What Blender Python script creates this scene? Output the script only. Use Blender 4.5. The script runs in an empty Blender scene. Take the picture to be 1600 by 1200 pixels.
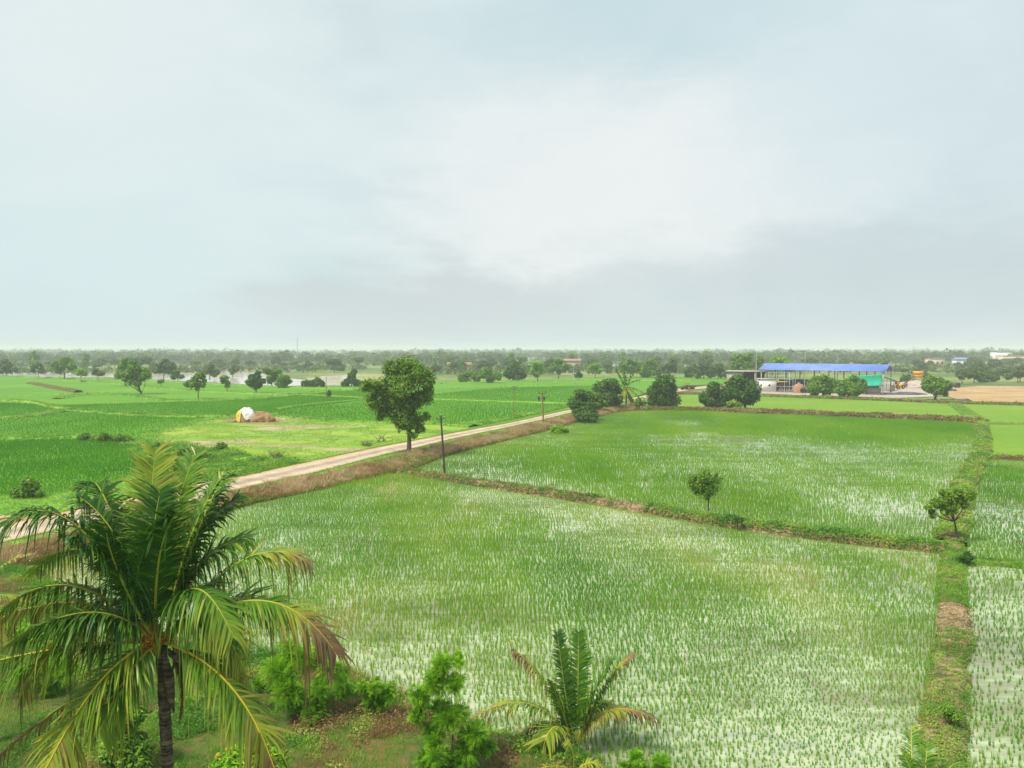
import bpy, math, random
import numpy as np
from mathutils import Vector, Matrix
R = math.radians
SC = bpy.context.scene
COL = SC.collection
random.seed(7)

# ---------------------------------------------------------------- camera
CAM_H = 15.0
F = 1180.0
PITCH = math.atan(53.0 / F)
cam_d = bpy.data.cameras.new('camera'); cam = bpy.data.objects.new('camera', cam_d); COL.objects.link(cam)
cam.location = (0, 0, CAM_H); cam.rotation_euler = (math.pi / 2 - PITCH, 0, 0)
cam_d.sensor_width = 36; cam_d.lens = 36 * F / 1600; cam_d.clip_start = .1; cam_d.clip_end = 30000
SC.camera = cam

def ray(x, y):
    r, u = (x - 800) / F, -(y - 600) / F
    return np.array([r, math.cos(PITCH) + u * math.sin(PITCH), -math.sin(PITCH) + u * math.cos(PITCH)])
def G(x, y, z=0.0):
    d = ray(x, y); t = (z - CAM_H) / d[2]
    return np.array([d[0] * t, d[1] * t, z])
def W(x, y, dist):
    d = ray(x, y); t = dist / d[1]
    return np.array([d[0] * t, dist, CAM_H + d[2] * t])

# ---------------------------------------------------------------- world
SUN_EL, SUN_AZ = 58, -122           # azimuth clockwise from +Y (the view direction)
w = bpy.data.worlds.new('World'); SC.world = w; w.use_nodes = True
nt = w.node_tree; nt.nodes.clear(); N = nt.nodes.new; L = nt.links.new
def mth(op, a, b=None, c=None, clamp=False):
    n = N('ShaderNodeMath'); n.operation = op; n.use_clamp = clamp
    for i, v in enumerate((a, b, c)):
        if v is None: continue
        if isinstance(v, (int, float)): n.inputs[i].default_value = v
        else: L(v, n.inputs[i])
    return n.outputs[0]
def mixc(fac, a, b):
    n = N('ShaderNodeMix'); n.data_type = 'RGBA'
    for i, v in ((0, fac), (6, a), (7, b)):
        if isinstance(v, (int, float)): n.inputs[i].default_value = v
        elif isinstance(v, tuple): n.inputs[i].default_value = (*v, 1)
        else: L(v, n.inputs[i])
    return n.outputs[2]
tc = N('ShaderNodeTexCoord'); dirv = tc.outputs['Generated']
sep = N('ShaderNodeSeparateXYZ'); L(dirv, sep.inputs[0])
def blob(x, y, inner, outer, zs=1.0):
    """soft patch of sky around the direction of a photo pixel; inner / outer in degrees; zs > 1 flattens it"""
    d = ray(x, y); d /= np.linalg.norm(d)
    s = N('ShaderNodeVectorMath'); s.operation = 'SUBTRACT'; L(warp, s.inputs[0]); s.inputs[1].default_value = d
    m = N('ShaderNodeVectorMath'); m.operation = 'MULTIPLY'; L(s.outputs[0], m.inputs[0]); m.inputs[1].default_value = (1, 1, zs)
    l = N('ShaderNodeVectorMath'); l.operation = 'LENGTH'; L(m.outputs[0], l.inputs[0])
    mr = N('ShaderNodeMapRange'); mr.interpolation_type = 'SMOOTHSTEP'; L(l.outputs['Value'], mr.inputs[0])
    mr.inputs[1].default_value = R(outer); mr.inputs[2].default_value = R(inner); mr.inputs[3].default_value = 0; mr.inputs[4].default_value = 1
    return mr.outputs[0]
mp = N('ShaderNodeMapping'); mp.inputs['Scale'].default_value = (1, 1, 2.6); L(dirv, mp.inputs[0])
n1 = N('ShaderNodeTexNoise'); n1.inputs['Scale'].default_value = 2.3; n1.inputs['Detail'].default_value = 7; n1.inputs['Roughness'].default_value = .56; n1.inputs['Distortion'].default_value = .35; L(mp.outputs[0], n1.inputs['Vector'])
n2 = N('ShaderNodeTexNoise'); n2.inputs['Scale'].default_value = 6; n2.inputs['Detail'].default_value = 10; n2.inputs['Roughness'].default_value = .62; L(mp.outputs[0], n2.inputs['Vector'])
# warped direction so that the patches get ragged edges
sb = N('ShaderNodeVectorMath'); sb.operation = 'SUBTRACT'; L(n2.outputs['Color'], sb.inputs[0]); sb.inputs[1].default_value = (.5, .5, .5)
sc_ = N('ShaderNodeVectorMath'); sc_.operation = 'MULTIPLY'; L(sb.outputs[0], sc_.inputs[0]); sc_.inputs[1].default_value = (.36, .3, .20)
wp = N('ShaderNodeVectorMath'); wp.operation = 'ADD'; L(dirv, wp.inputs[0]); L(sc_.outputs[0], wp.inputs[1]); warp = wp.outputs[0]
white, grey, cyan, mauve = (.81, .84, .84), (.58, .69, .71), (.63, .775, .80), (.60, .65, .66)
cl = mth('SUBTRACT', n1.outputs[0], .42); cl = mth('MULTIPLY', cl, 6.5, clamp=True)
c = mixc(cl, grey, (.72, .80, .81)); wis = mth('MULTIPLY', mth('SUBTRACT', n2.outputs[0], .50), 5.0, clamp=True); c = mixc(mth('MULTIPLY', wis, .30), c, (.80, .85, .86))
c = mixc(mth('MULTIPLY', blob(-80, 260, 8, 34), .8), c, cyan)
c = mixc(mth('MULTIPLY', blob(130, 60, 2, 24, 1.4), .75), c, (.76, .825, .82))
c = mixc(mth('MULTIPLY', blob(1000, 90, 4, 26, 2.3), .75), c, (.54, .69, .73))
c = mixc(mth('MULTIPLY', blob(930, 320, 6, 20, 1.6), .95), c, white)
c = mixc(mth('MULTIPLY', blob(1180, 270, 3, 15, 1.6), .6), c, white)
c = mixc(mth('MULTIPLY', blob(1480, 180, 3, 20, 1.5), .6), c, (.64, .75, .79))
c = mixc(mth('MULTIPLY', blob(560, 300, 1, 8, 4), .45), c, (.62, .73, .76))
c = mixc(mth('MULTIPLY', blob(700, 475, 6, 20, 4.6), .8), c, (.59, .64, .66))
c = mixc(mth('MULTIPLY', blob(1340, 445, 6, 25, 3.9), .72), c, (.54, .62, .655))
low = N('ShaderNodeMapRange'); L(sep.outputs[2], low.inputs[0]); low.inputs[1].default_value = .075; low.inputs[2].default_value = -.01; low.inputs[3].default_value = 0; low.inputs[4].default_value = .75
c = mixc(low.outputs[0], c, (.63, .72, .75))
sky = N('ShaderNodeTexSky'); sky.sky_type = 'NISHITA'; sky.sun_disc = False; sky.sun_elevation = R(SUN_EL); sky.sun_rotation = R(SUN_AZ); sky.air_density = 1; sky.dust_density = 4
b1 = N('ShaderNodeBackground'); b1.inputs[1].default_value = .05; L(sky.outputs[0], b1.inputs[0])
b2 = N('ShaderNodeBackground'); b2.inputs[1].default_value = .475; L(c, b2.inputs[0])   # the overcast cloud deck
ms = N('ShaderNodeMixShader'); ms.inputs[0].default_value = .94; L(b1.outputs[0], ms.inputs[1]); L(b2.outputs[0], ms.inputs[2])
out = N('ShaderNodeOutputWorld'); L(ms.outputs[0], out.inputs[0])
w.cycles.sampling_method = 'MANUAL'; w.cycles.sample_map_resolution = 512

sd = bpy.data.lights.new('sun', 'SUN'); sd.energy = 2.1; sd.angle = R(11); sd.color = (1, .94, .82)
sun = bpy.data.objects.new('sun', sd); COL.objects.link(sun)
az, el = R(SUN_AZ), R(SUN_EL)
sv = Vector((math.sin(az) * math.cos(el), math.cos(az) * math.cos(el), math.sin(el)))
sun.rotation_euler = sv.to_track_quat('Z', 'Y').to_euler()

SC.view_settings.view_transform = 'Standard'; SC.view_settings.look = 'None'
SC.view_settings.exposure = 1.2; SC.view_settings.gamma = 1
SC.render.engine = 'CYCLES'
cy = SC.cycles
cy.use_denoising = True; cy.use_adaptive_sampling = False; SC.render.filter_size = 1.2; cy.denoiser = 'OPENIMAGEDENOISE'; cy.denoising_input_passes = 'RGB_ALBEDO_NORMAL'; cy.denoising_prefilter = 'ACCURATE'
cy.max_bounces = 7; cy.diffuse_bounces = 2; cy.glossy_bounces = 2; cy.transmission_bounces = 3; cy.volume_bounces = 1; cy.transparent_max_bounces = 4
cy.caustics_reflective = False; cy.caustics_refractive = False

# ---------------------------------------------------------------- numpy helpers
def lattice(ix, iy, iz, seed):
    h = (ix.astype(np.int64) * 374761393 + iy.astype(np.int64) * 668265263 + iz.astype(np.int64) * 2147483647 + seed * 1274126177) & 0xffffffff
    h = ((h ^ (h >> 13)) * 1274126177) & 0xffffffff
    return ((h ^ (h >> 16)) & 0xffff) / 65535.0
def vn(p, scale, seed=0):
    """value noise 0..1 at points p (N,2) or (N,3)"""
    p = np.asarray(p, float) * scale
    if p.shape[1] == 2: p = np.column_stack([p, np.zeros(len(p))])
    i = np.floor(p); f = p - i; f = f * f * (3 - 2 * f); i = i.astype(np.int64)
    r = np.zeros(len(p))
    for a in (0, 1):
        for b in (0, 1):
            for c_ in (0, 1):
                wt = (f[:, 0] if a else 1 - f[:, 0]) * (f[:, 1] if b else 1 - f[:, 1]) * (f[:, 2] if c_ else 1 - f[:, 2])
                r += wt * lattice(i[:, 0] + a, i[:, 1] + b, i[:, 2] + c_, seed)
    return r
def fbm(p, scale, seed=0, o=4):
    s, a, t = 0, 1, 0
    p = np.asarray(p, float)
    for k in range(o):
        c_, s_ = math.cos(.7 + 1.1 * k), math.sin(.7 + 1.1 * k); q = p.copy(); q[:, 0] = p[:, 0] * c_ - p[:, 1] * s_; q[:, 1] = p[:, 0] * s_ + p[:, 1] * c_
        s = s + a * vn(q, scale * 1.9 ** k, seed + k); t += a; a *= .55
    return s / t
def inpoly(p, poly):
    x, y = p[:, 0], p[:, 1]; r = np.zeros(len(p), bool); n = len(poly)
    for i in range(n):
        x0, y0 = poly[i][0], poly[i][1]; x1, y1 = poly[(i + 1) % n][0], poly[(i + 1) % n][1]
        if y0 == y1: continue
        cnd = ((y0 > y) != (y1 > y)) & (x < (x1 - x0) * (y - y0) / (y1 - y0) + x0)
        r ^= cnd
    return r

class MB:
    """collects verts / faces / a tint per vertex"""
    def __init__(s): s.v = []; s.f = []; s.t = []; s.n = 0
    def add(s, v, f, t=.5):
        v = np.asarray(v, float).reshape(-1, 3); f = np.asarray(f, int) + s.n
        s.v.append(v); s.f.append(f); s.t.append(np.full(len(v), float(t)) if np.isscalar(t) else np.asarray(t, float)); s.n += len(v); return s
    def box(s, c, d, rz=0, t=.5, taper=1, bev=0):
        x, y, z = [k / 2 for k in d]; tp = taper
        v = np.array([(-x, -y, -z), (x, -y, -z), (x, y, -z), (-x, y, -z), (-x * tp, -y * tp, z), (x * tp, -y * tp, z), (x * tp, y * tp, z), (-x * tp, y * tp, z)])
        cz, sz = math.cos(rz), math.sin(rz); v = np.column_stack([v[:, 0] * cz - v[:, 1] * sz, v[:, 0] * sz + v[:, 1] * cz, v[:, 2]]) + np.array(c)
        return s.add(v, [(3, 2, 1, 0), (4, 5, 6, 7), (0, 1, 5, 4), (1, 2, 6, 5), (2, 3, 7, 6), (3, 0, 4, 7)], t)
    def tube(s, pts, rad, n=8, t=.5, cap=True):
        pts = [np.array(p, float) for p in pts]; m = len(pts)
        if np.isscalar(rad): rad = [rad] * m
        vs = []
        for i, p in enumerate(pts):
            d = pts[min(i + 1, m - 1)] - pts[max(i - 1, 0)]; d = d / (np.linalg.norm(d) + 1e-9)
            a = np.cross(d, (0, 0, 1.) if abs(d[2]) < .9 else (1., 0, 0)); a /= np.linalg.norm(a); b = np.cross(d, a)
            for k in range(n):
                q = 2 * math.pi * k / n; vs.append(p + rad[i] * (math.cos(q) * a + math.sin(q) * b))
        fs = [(i * n + k, i * n + (k + 1) % n, (i + 1) * n + (k + 1) % n, (i + 1) * n + k) for i in range(m - 1) for k in range(n)]
        s.add(vs, fs, t)
        if cap:
            for i, fl in ((0, 1), (m - 1, -1)):
                ring = vs[i * n:(i + 1) * n]; c0 = sum(ring) / n
                s.add([c0] + ring, [(0, 1 + (k + 1) % n, 1 + k, 1 + k)[:3] + (1 + k,) if 0 else (0, 1 + k, 1 + (k + 1) % n, 0) for k in range(n)], t) if 0 else s.tri([c0] + ring, [(0, 1 + k, 1 + (k + 1) % n) for k in range(n)], t)
        return s
    def tri(s, v, f, t=.5): return s.add(v, f, t)
    def wheel(s, c, r, wd, rz=0, n=16, t=.5):
        ax = np.array([-math.sin(rz), math.cos(rz), 0]) * wd / 2; c = np.array(c, float)
        return s.tube([c - ax, c - ax * .8, c + ax * .8, c + ax], [r * .86, r, r, r * .86], n, t)
    def mesh(s, name, mat=None, smooth=False):
        me = bpy.data.meshes.new(name)
        v = np.concatenate(s.v).astype(np.float32)
        me.vertices.add(len(v)); me.vertices.foreach_set('co', v.ravel())
        idx = np.concatenate([f.ravel() for f in s.f]); tot = np.concatenate([np.full(len(f), f.shape[1]) for f in s.f])
        st = np.concatenate([[0], np.cumsum(tot)[:-1]])
        me.loops.add(len(idx)); me.loops.foreach_set('vertex_index', idx.astype(np.int32))
        me.polygons.add(len(tot)); me.polygons.foreach_set('loop_start', st.astype(np.int32)); me.polygons.foreach_set('loop_total', tot.astype(np.int32))
        me.update(calc_edges=True)
        at = me.attributes.new('tint', 'FLOAT', 'POINT'); at.data.foreach_set('value', np.concatenate(s.t).astype(np.float32))
        if smooth: me.polygons.foreach_set('use_smooth', np.ones(len(tot), bool))
        if mat: me.materials.append(mat)
        return me
    def build(s, name, mat=None, parent=None, smooth=False):
        o = bpy.data.objects.new(name, s.mesh(name, mat, smooth)); COL.objects.link(o)
        if parent: o.parent = parent
        return o

def tag(o, label=None, cat=None, group=None, kind=None):
    if label: o['label'] = label
    if cat: o['category'] = cat
    if group: o['group'] = group
    if kind: o['kind'] = kind
    return o
def thing(name, loc, label, cat, group=None, rz=0, s=1):
    o = bpy.data.objects.new(name, None); COL.objects.link(o); o.location = loc; o.rotation_euler = (0, 0, rz); o.scale = (s, s, s)
    o.empty_display_size = .3
    return tag(o, label, cat, group)
def copy_thing(o, loc, rz, s, label=None):
    c_ = o.copy(); COL.objects.link(c_); c_.location = loc; c_.rotation_euler = (0, 0, rz); c_.scale = s
    if label: c_['label'] = label
    for ch in list(o.children):
        k = ch.copy(); COL.objects.link(k); k.parent = c_
    return c_

# ---------------------------------------------------------------- materials
def new_mat(name):
    m = bpy.data.materials.new(name); m.use_nodes = True; t = m.node_tree; t.nodes.clear(); return m, t
def ramp(t, fac, stops):
    r = t.nodes.new('ShaderNodeValToRGB'); e = r.color_ramp.elements
    while len(e) < len(stops): e.new(.5)
    for k, (p, cc) in zip(e, stops): k.position = p; k.color = (*cc, 1)
    t.links.new(fac, r.inputs[0]); return r.outputs[0]
def noise(t, scale, detail=4, vec=None, rough=.55, stretch=None, dist=0):
    tcn = t.nodes.new('ShaderNodeTexCoord'); v = vec or tcn.outputs['Object']
    if stretch:
        m = t.nodes.new('ShaderNodeMapping'); m.inputs['Scale'].default_value = stretch; t.links.new(v, m.inputs[0]); v = m.outputs[0]
    n = t.nodes.new('ShaderNodeTexNoise'); n.inputs['Scale'].default_value = scale; n.inputs['Detail'].default_value = detail; n.inputs['Roughness'].default_value = rough; n.inputs['Distortion'].default_value = dist
    t.links.new(v, n.inputs['Vector']); return n.outputs[0]
def mixn(t, fac, a, b, mode='MIX'):
    n = t.nodes.new('ShaderNodeMix'); n.data_type = 'RGBA'; n.blend_type = mode
    for i, v in ((0, fac), (6, a), (7, b)):
        if isinstance(v, (int, float)): n.inputs[i].default_value = v
        elif isinstance(v, tuple): n.inputs[i].default_value = (*v, 1)
        else: t.links.new(v, n.inputs[i])
    return n.outputs[2]
def attr(t, name='tint'):
    a = t.nodes.new('ShaderNodeAttribute'); a.attribute_name = name; return a.outputs['Fac']
def finish(m, t, col, rough=.8, bump=None, bs=.3, bd=.05, metal=0, spec=.3, ior=None):
    p = t.nodes.new('ShaderNodeBsdfPrincipled'); o = t.nodes.new('ShaderNodeOutputMaterial')
    if isinstance(col, tuple): p.inputs['Base Color'].default_value = (*col, 1)
    else: t.links.new(col, p.inputs['Base Color'])
    if isinstance(rough, (int, float)): p.inputs['Roughness'].default_value = rough
    else: t.links.new(rough, p.inputs['Roughness'])
    p.inputs['Metallic'].default_value = metal; p.inputs['Specular IOR Level'].default_value = spec
    if ior: p.inputs['IOR'].default_value = ior
    if bump is not None:
        b = t.nodes.new('ShaderNodeBump'); b.inputs['Strength'].default_value = bs; b.inputs['Distance'].default_value = bd
        t.links.new(bump, b.inputs['Height']); t.links.new(b.outputs[0], p.inputs['Normal'])
    t.links.new(p.outputs[0], o.inputs[0]); return m
def two_noise(name, stops, s1=.05, s2=1.5, f2=.4, rough=.9, bs=.4, bd=.08, stretch=None, fine=None):
    m, t = new_mat(name)
    a = noise(t, s1, 6, stretch=stretch); b = noise(t, s2, 6)
    f = mixn(t, f2, a, b); cr = ramp(t, f, stops)
    if fine: cr = mixn(t, mixf(t, noise(t, fine[0], 3), .45, .6, fine[1]), cr, fine[2])
    return finish(m, t, cr, rough, b, bs, bd)
def mixf(t, f, lo, hi, top=1.0):
    r = t.nodes.new('ShaderNodeMapRange'); r.inputs[1].default_value = lo; r.inputs[2].default_value = hi; r.inputs[4].default_value = top
    t.links.new(f, r.inputs[0]); return r.outputs[0]
def foliage(name, stops, trans=.35, rough=.6, nscale=None):
    """leaves: colour from the leaf's own tint, light partly passes through"""
    m, t = new_mat(name); f = attr(t)
    if nscale: f = mixn(t, .45, f, noise(t, nscale, 3))
    cr = ramp(t, f, stops)
    p = t.nodes.new('ShaderNodeBsdfPrincipled'); t.links.new(cr, p.inputs['Base Color']); p.inputs['Roughness'].default_value = rough; p.inputs['Specular IOR Level'].default_value = .25
    tr = t.nodes.new('ShaderNodeBsdfTranslucent'); t.links.new(cr, tr.inputs[0])
    x = t.nodes.new('ShaderNodeMixShader'); x.inputs[0].default_value = trans; t.links.new(p.outputs[0], x.inputs[1]); t.links.new(tr.outputs[0], x.inputs[2])
    o = t.nodes.new('ShaderNodeOutputMaterial'); t.links.new(x.outputs[0], o.inputs[0]); return m
def plain(name, col, rough=.7, var=.15, sc=2.0, metal=0):
    m, t = new_mat(name); n = noise(t, sc, 5)
    d = tuple(k * (1 - var) for k in col); u = tuple(min(1, k * (1 + var)) for k in col)
    return finish(m, t, ramp(t, n, [(.3, d), (.7, u)]), rough, n, .15, .02, metal)

M = {}
M['scrub'] = two_noise('scrubland_ground', [(.32, (.04, .08, .02)), (.45, (.09, .15, .03)), (.56, (.20, .24, .06)), (.68, (.33, .30, .14))], .012, .12, .4)
M['bank'] = two_noise('garden_bank_ground', [(.36, (.035, .08, .008)), (.50, (.08, .12, .015)), (.60, (.16, .10, .035)), (.72, (.25, .15, .07))], .3, 3.5, .55, bs=.9, bd=.15)
M['vivid'] = two_noise('dense_rice_ground', [(.33, (.06, .19, .002)), (.5, (.09, .245, .003)), (.68, (.15, .30, .01))], .03, .9, .5, bs=.9, bd=.3)
M['strip'] = two_noise('young_rice_ground', [(.33, (.105, .22, .006)), (.5, (.14, .26, .010)), (.68, (.20, .30, .02))], .05, .9, .45, bs=.6, bd=.15)
M['verge'] = two_noise('verge_grass_ground', [(.33, (.10, .26, .02)), (.5, (.17, .34, .03)), (.66, (.24, .36, .045))], .12, 1.6, .5)
M['bundgreen'] = two_noise('green_bund_earth', [(.33, (.05, .12, .01)), (.5, (.11, .20, .02)), (.66, (.22, .26, .06))], .15, 1.5, .5)
M['bundbrown'] = two_noise('dry_bund_earth', [(.34, (.04, .028, .015)), (.46, (.11, .07, .03)), (.56, (.09, .12, .015)), (.68, (.26, .17, .09))], .35, 2.5, .5, bs=.8, bd=.2)
M['bundright'] = two_noise('bare_bund_earth', [(.38, (.06, .09, .015)), (.46, (.13, .11, .04)), (.54, (.27, .19, .10)), (.66, (.42, .32, .20))], .3, 3.2, .6, bs=1, bd=.2)
M['orange'] = two_noise('orange_soil', [(.36, (.26, .19, .08)), (.5, (.40, .26, .12)), (.64, (.52, .36, .19))], .09, .8, .5)
M['yard'] = two_noise('yard_gravel', [(.3, (.26, .21, .18)), (.5, (.40, .33, .28)), (.7, (.50, .43, .37))], .05, .6, .5)
M['gravel'] = two_noise('grey_gravel', [(.3, (.16, .14, .14)), (.5, (.26, .23, .22)), (.7, (.34, .30, .28))], .2, 3, .5)
M['darksand'] = two_noise('dark_sand', [(.3, (.06, .055, .07)), (.7, (.13, .12, .14))], .3, 3, .5)

def pasture_mat():
    m, t = new_mat('pasture_grass')
    a = noise(t, .09, 6, stretch=(.7, 1.6, 1)); b = noise(t, 1.8, 5)
    cr = ramp(t, mixn(t, .4, a, b), [(.34, (.09, .24, .02)), (.46, (.17, .31, .025)), (.56, (.26, .35, .035)), (.68, (.34, .36, .09))])
    bare = mixf(t, noise(t, .07, 5, stretch=(.45, 1.2, 1)), .545, .62)
    cr = mixn(t, bare, cr, (.42, .31, .20)); return finish(m, t, cr, .9, b, .5, .1)
M['pasture'] = pasture_mat()
def road_mat():
    m, t = new_mat('dirt_road'); u = attr(t)
    n = noise(t, .6, 6); n2 = noise(t, 4, 4)
    base = ramp(t, mixn(t, .5, n, n2), [(.35, (.36, .26, .18)), (.5, (.52, .42, .32)), (.66, (.64, .55, .44))])
    rut = ramp(t, u, [(0, (.5, .5, .3)), (.1, (.9, .85, .75)), (.26, (1, 1, 1)), (.36, (.78, .74, .70)), (.5, (.62, .60, .55)), (.6, (.76, .74, .7)), (.75, (1, 1, 1)), (1, (.9, .62, .42))])
    cr = mixn(t, 1.0, base, rut, 'MULTIPLY'); return finish(m, t, cr, .95, n2, .5, .05)
M['road'] = road_mat()
def water_mat(name, stops, rough=.06, nb=9.0, s1=.10, s2=.9):
    m, t = new_mat(name); n = mixn(t, .45, noise(t, s1, 5, stretch=(.7, 2, 1)), noise(t, s2, 5, stretch=(.6, 1.6, 1)))
    return finish(m, t, ramp(t, n, stops), rough, noise(t, nb, 3), .05, .01, spec=.5, ior=1.33)
M['paddywater'] = water_mat('paddy_water', [(.34, (.12, .17, .08)), (.42, (.24, .24, .14)), (.48, (.26, .31, .17)), (.56, (.43, .47, .31)), (.64, (.30, .34, .25)), (.74, (.45, .46, .35))])
M['floodwater'] = water_mat('flood_water', [(.35, (.50, .42, .37)), (.65, (.62, .56, .50))], .12, 1.0, .05, .2)
M['rice'] = foliage('rice_seedling', [(0, (.07, .24, .008)), (.42, (.155, .385, .012)), (.80, (.30, .49, .02)), (1, (.50, .45, .10))], .4)
M['riceb'] = foliage('dense_rice_blade', [(0, (.055, .25, .004)), (.6, (.10, .34, .006)), (1, (.17, .42, .012))], .4)
M['grass'] = foliage('grass_blade', [(0, (0.075, 0.237, 0.0187)), (.4, (0.188, 0.4, 0.0312)), (.62, (0.35, 0.475, 0.0625)), (.8, (0.35, 0.237, 0.1)), (1, (0.3, 0.163, 0.075))], .35)
M['dry'] = foliage('dry_grass_blade', [(0, (.07, .17, .015)), (.22, (.20, .25, .03)), (.42, (.25, .16, .05)), (.7, (.42, .28, .12)), (1, (.62, .48, .27))], .3)
M['mango'] = foliage('dark_leaf', [(0, (0.0266, 0.0792, 0.00968)), (.6, (0.057, 0.15, 0.0155)), (.9, (0.114, 0.229, 0.0242)), (1, (0.266, 0.352, 0.0484))], .2)
M['leaf'] = foliage('mid_leaf', [(0, (0.0606, 0.168, 0.0123)), (.5, (0.131, 0.281, 0.0206)), (.85, (0.242, 0.393, 0.0309)), (1, (0.404, 0.486, 0.0514))], .3)
M['bigleaf'] = foliage('tall_tree_leaf', [(0, (0.0546, 0.137, 0.0114)), (.5, (0.118, 0.242, 0.019)), (.8, (0.218, 0.358, 0.0238)), (1, (0.473, 0.548, 0.0475))], .3)
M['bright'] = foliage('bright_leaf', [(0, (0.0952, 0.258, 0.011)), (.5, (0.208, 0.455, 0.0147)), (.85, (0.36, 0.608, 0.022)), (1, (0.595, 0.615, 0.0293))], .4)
M['dull'] = foliage('dull_far_leaf', [(0, (0.0408, 0.0882, 0.0173)), (.5, (0.0748, 0.139, 0.0243)), (.9, (0.136, 0.202, 0.0347)), (1, (0.218, 0.252, 0.0485))], .25)
M['yellowleaf'] = foliage('yellow_leaf', [(0, (.42, .36, .03)), (1, (.62, .48, .05))], .4)
M['frond'] = foliage('palm_leaflet', [(0, (.012, .05, .006)), (.25, (.035, .12, .010)), (.45, (.12, .25, .018)), (.62, (.34, .37, .04)), (.8, (.28, .18, .07)), (1, (.20, .12, .06))], .22, .36)  # darkest greens put the shade inside the crown into the leaf colour
M['rachis'] = foliage('palm_rib', [(0, (.10, .20, .03)), (.5, (.40, .40, .04)), (.8, (.62, .48, .03)), (1, (.28, .17, .07))], .1, .5)
M['bark'] = plain('bark', (.10, .075, .055), .95, .4, 5)
def ring_bark():
    m, t = new_mat('ringed_palm_bark'); n = noise(t, 5, 5); r_ = noise(t, 2.2, 3, stretch=(.5, .5, 7))
    return finish(m, t, ramp(t, mixn(t, .55, n, r_), [(.38, (.025, .02, .015)), (.5, (.10, .075, .055)), (.62, (.20, .16, .12))]), .95, r_, .9, .04)
M['palmbark'] = ring_bark()
M['pole'] = plain('weathered_pole', (.075, .055, .045), .85, .3, 4)
M['rust'] = plain('rusty_steel', (.25, .12, .06), .8, .3, 4)
M['galv'] = plain('galvanised_steel', (.42, .42, .41), .5, .1, 3)
M['steel'] = plain('dark_steel', (.07, .08, .09), .6, .2, 3)
M['concrete'] = plain('raw_concrete', (.34, .29, .24), .9, .2, .8)
M['slab'] = plain('concrete_slab', (.42, .38, .32), .9, .15, .8)
M['white'] = plain('white_plaster', (.78, .77, .72), .8, .07, .7)
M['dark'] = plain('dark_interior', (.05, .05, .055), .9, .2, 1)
M['hole'] = plain('dark_opening', (.02, .02, .02), .9, .1, 1)
M['straw'] = two_noise('rice_straw', [(.3, (.20, .11, .05)), (.5, (.34, .21, .10)), (.7, (.46, .30, .15))], .8, 7, .6, bs=.9, bd=.2)
M['tarpw'] = plain('white_tarpaulin', (.72, .70, .64), .55, .12, 1.5)
M['tarpy'] = plain('yellow_tarpaulin', (.66, .47, .10), .5, .12, 1.5)
M['net'] = plain('green_shade_net', (.02, .42, .27), .6, .2, .5)
M['yellow'] = plain('yellow_paint', (.72, .38, .02), .4, .08, 2)
M['orangep'] = plain('orange_paint', (.75, .33, .03), .45, .08, 2)
M['red'] = plain('red_paint', (.35, .04, .03), .5, .1, 2)
M['bluep'] = plain('pale_blue_sheet', (.18, .30, .52), .5, .1, 2)
M['tyre'] = plain('black_rubber', (.03, .03, .03), .9, .1, 4)
M['rim'] = plain('wheel_rim', (.5, .35, .12), .6, .1, 4)
M['brick'] = plain('terracotta_brick', (.36, .21, .14), .9, .2, 2)
M['beige'] = plain('beige_wall', (.60, .48, .36), .9, .08, .4)
M['tractorp'] = plain('faded_red_brown_paint', (.20, .07, .045), .6, .2, 2)
def roof_mat():
    m, t = new_mat('blue_roof_sheet'); tcn = t.nodes.new('ShaderNodeTexCoord')
    wv = t.nodes.new('ShaderNodeTexWave'); wv.inputs['Scale'].default_value = 1.1; t.links.new(tcn.outputs['Object'], wv.inputs[0])
    n = noise(t, .25, 4)
    return finish(m, t, ramp(t, n, [(.3, (.12, .20, .58)), (.7, (.17, .26, .68))]), .35, wv.outputs['Fac'], .4, .06, spec=.5)
M['blueroof'] = roof_mat()

# ---------------------------------------------------------------- land sheets
def px(pts, z=0.0): return [G(x, y, z) for x, y in pts]
def sheet(name, poly, mat, z):
    me = bpy.data.meshes.new(name)
    v = [(p[0], p[1], z) for p in poly]
    me.from_pydata(v, [], [tuple(range(len(v)))]); me.materials.append(mat)
    if me.polygons[0].normal.z < 0: me.flip_normals()
    o = bpy.data.objects.new(name, me); COL.objects.link(o); o['kind'] = 'structure'; return o

g = MB()
n_ = 60; xs = np.linspace(-3000, 3000, n_); ys = np.concatenate([np.linspace(-40, 400, 20), np.geomspace(430, 5800, 40)])
gx, gy = np.meshgrid(xs, ys); v = np.column_stack([gx.ravel() * np.clip(gy.ravel() / 1500 + .25, .25, 1.6), gy.ravel(), np.full(gx.size, -.12)])
q = np.array([(j * n_ + i, j * n_ + i + 1, (j + 1) * n_ + i + 1, (j + 1) * n_ + i) for j in range(len(ys) - 1) for i in range(n_ - 1)])
g.add(v, q).build('ground', M['scrub'])['kind'] = 'structure'

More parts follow.
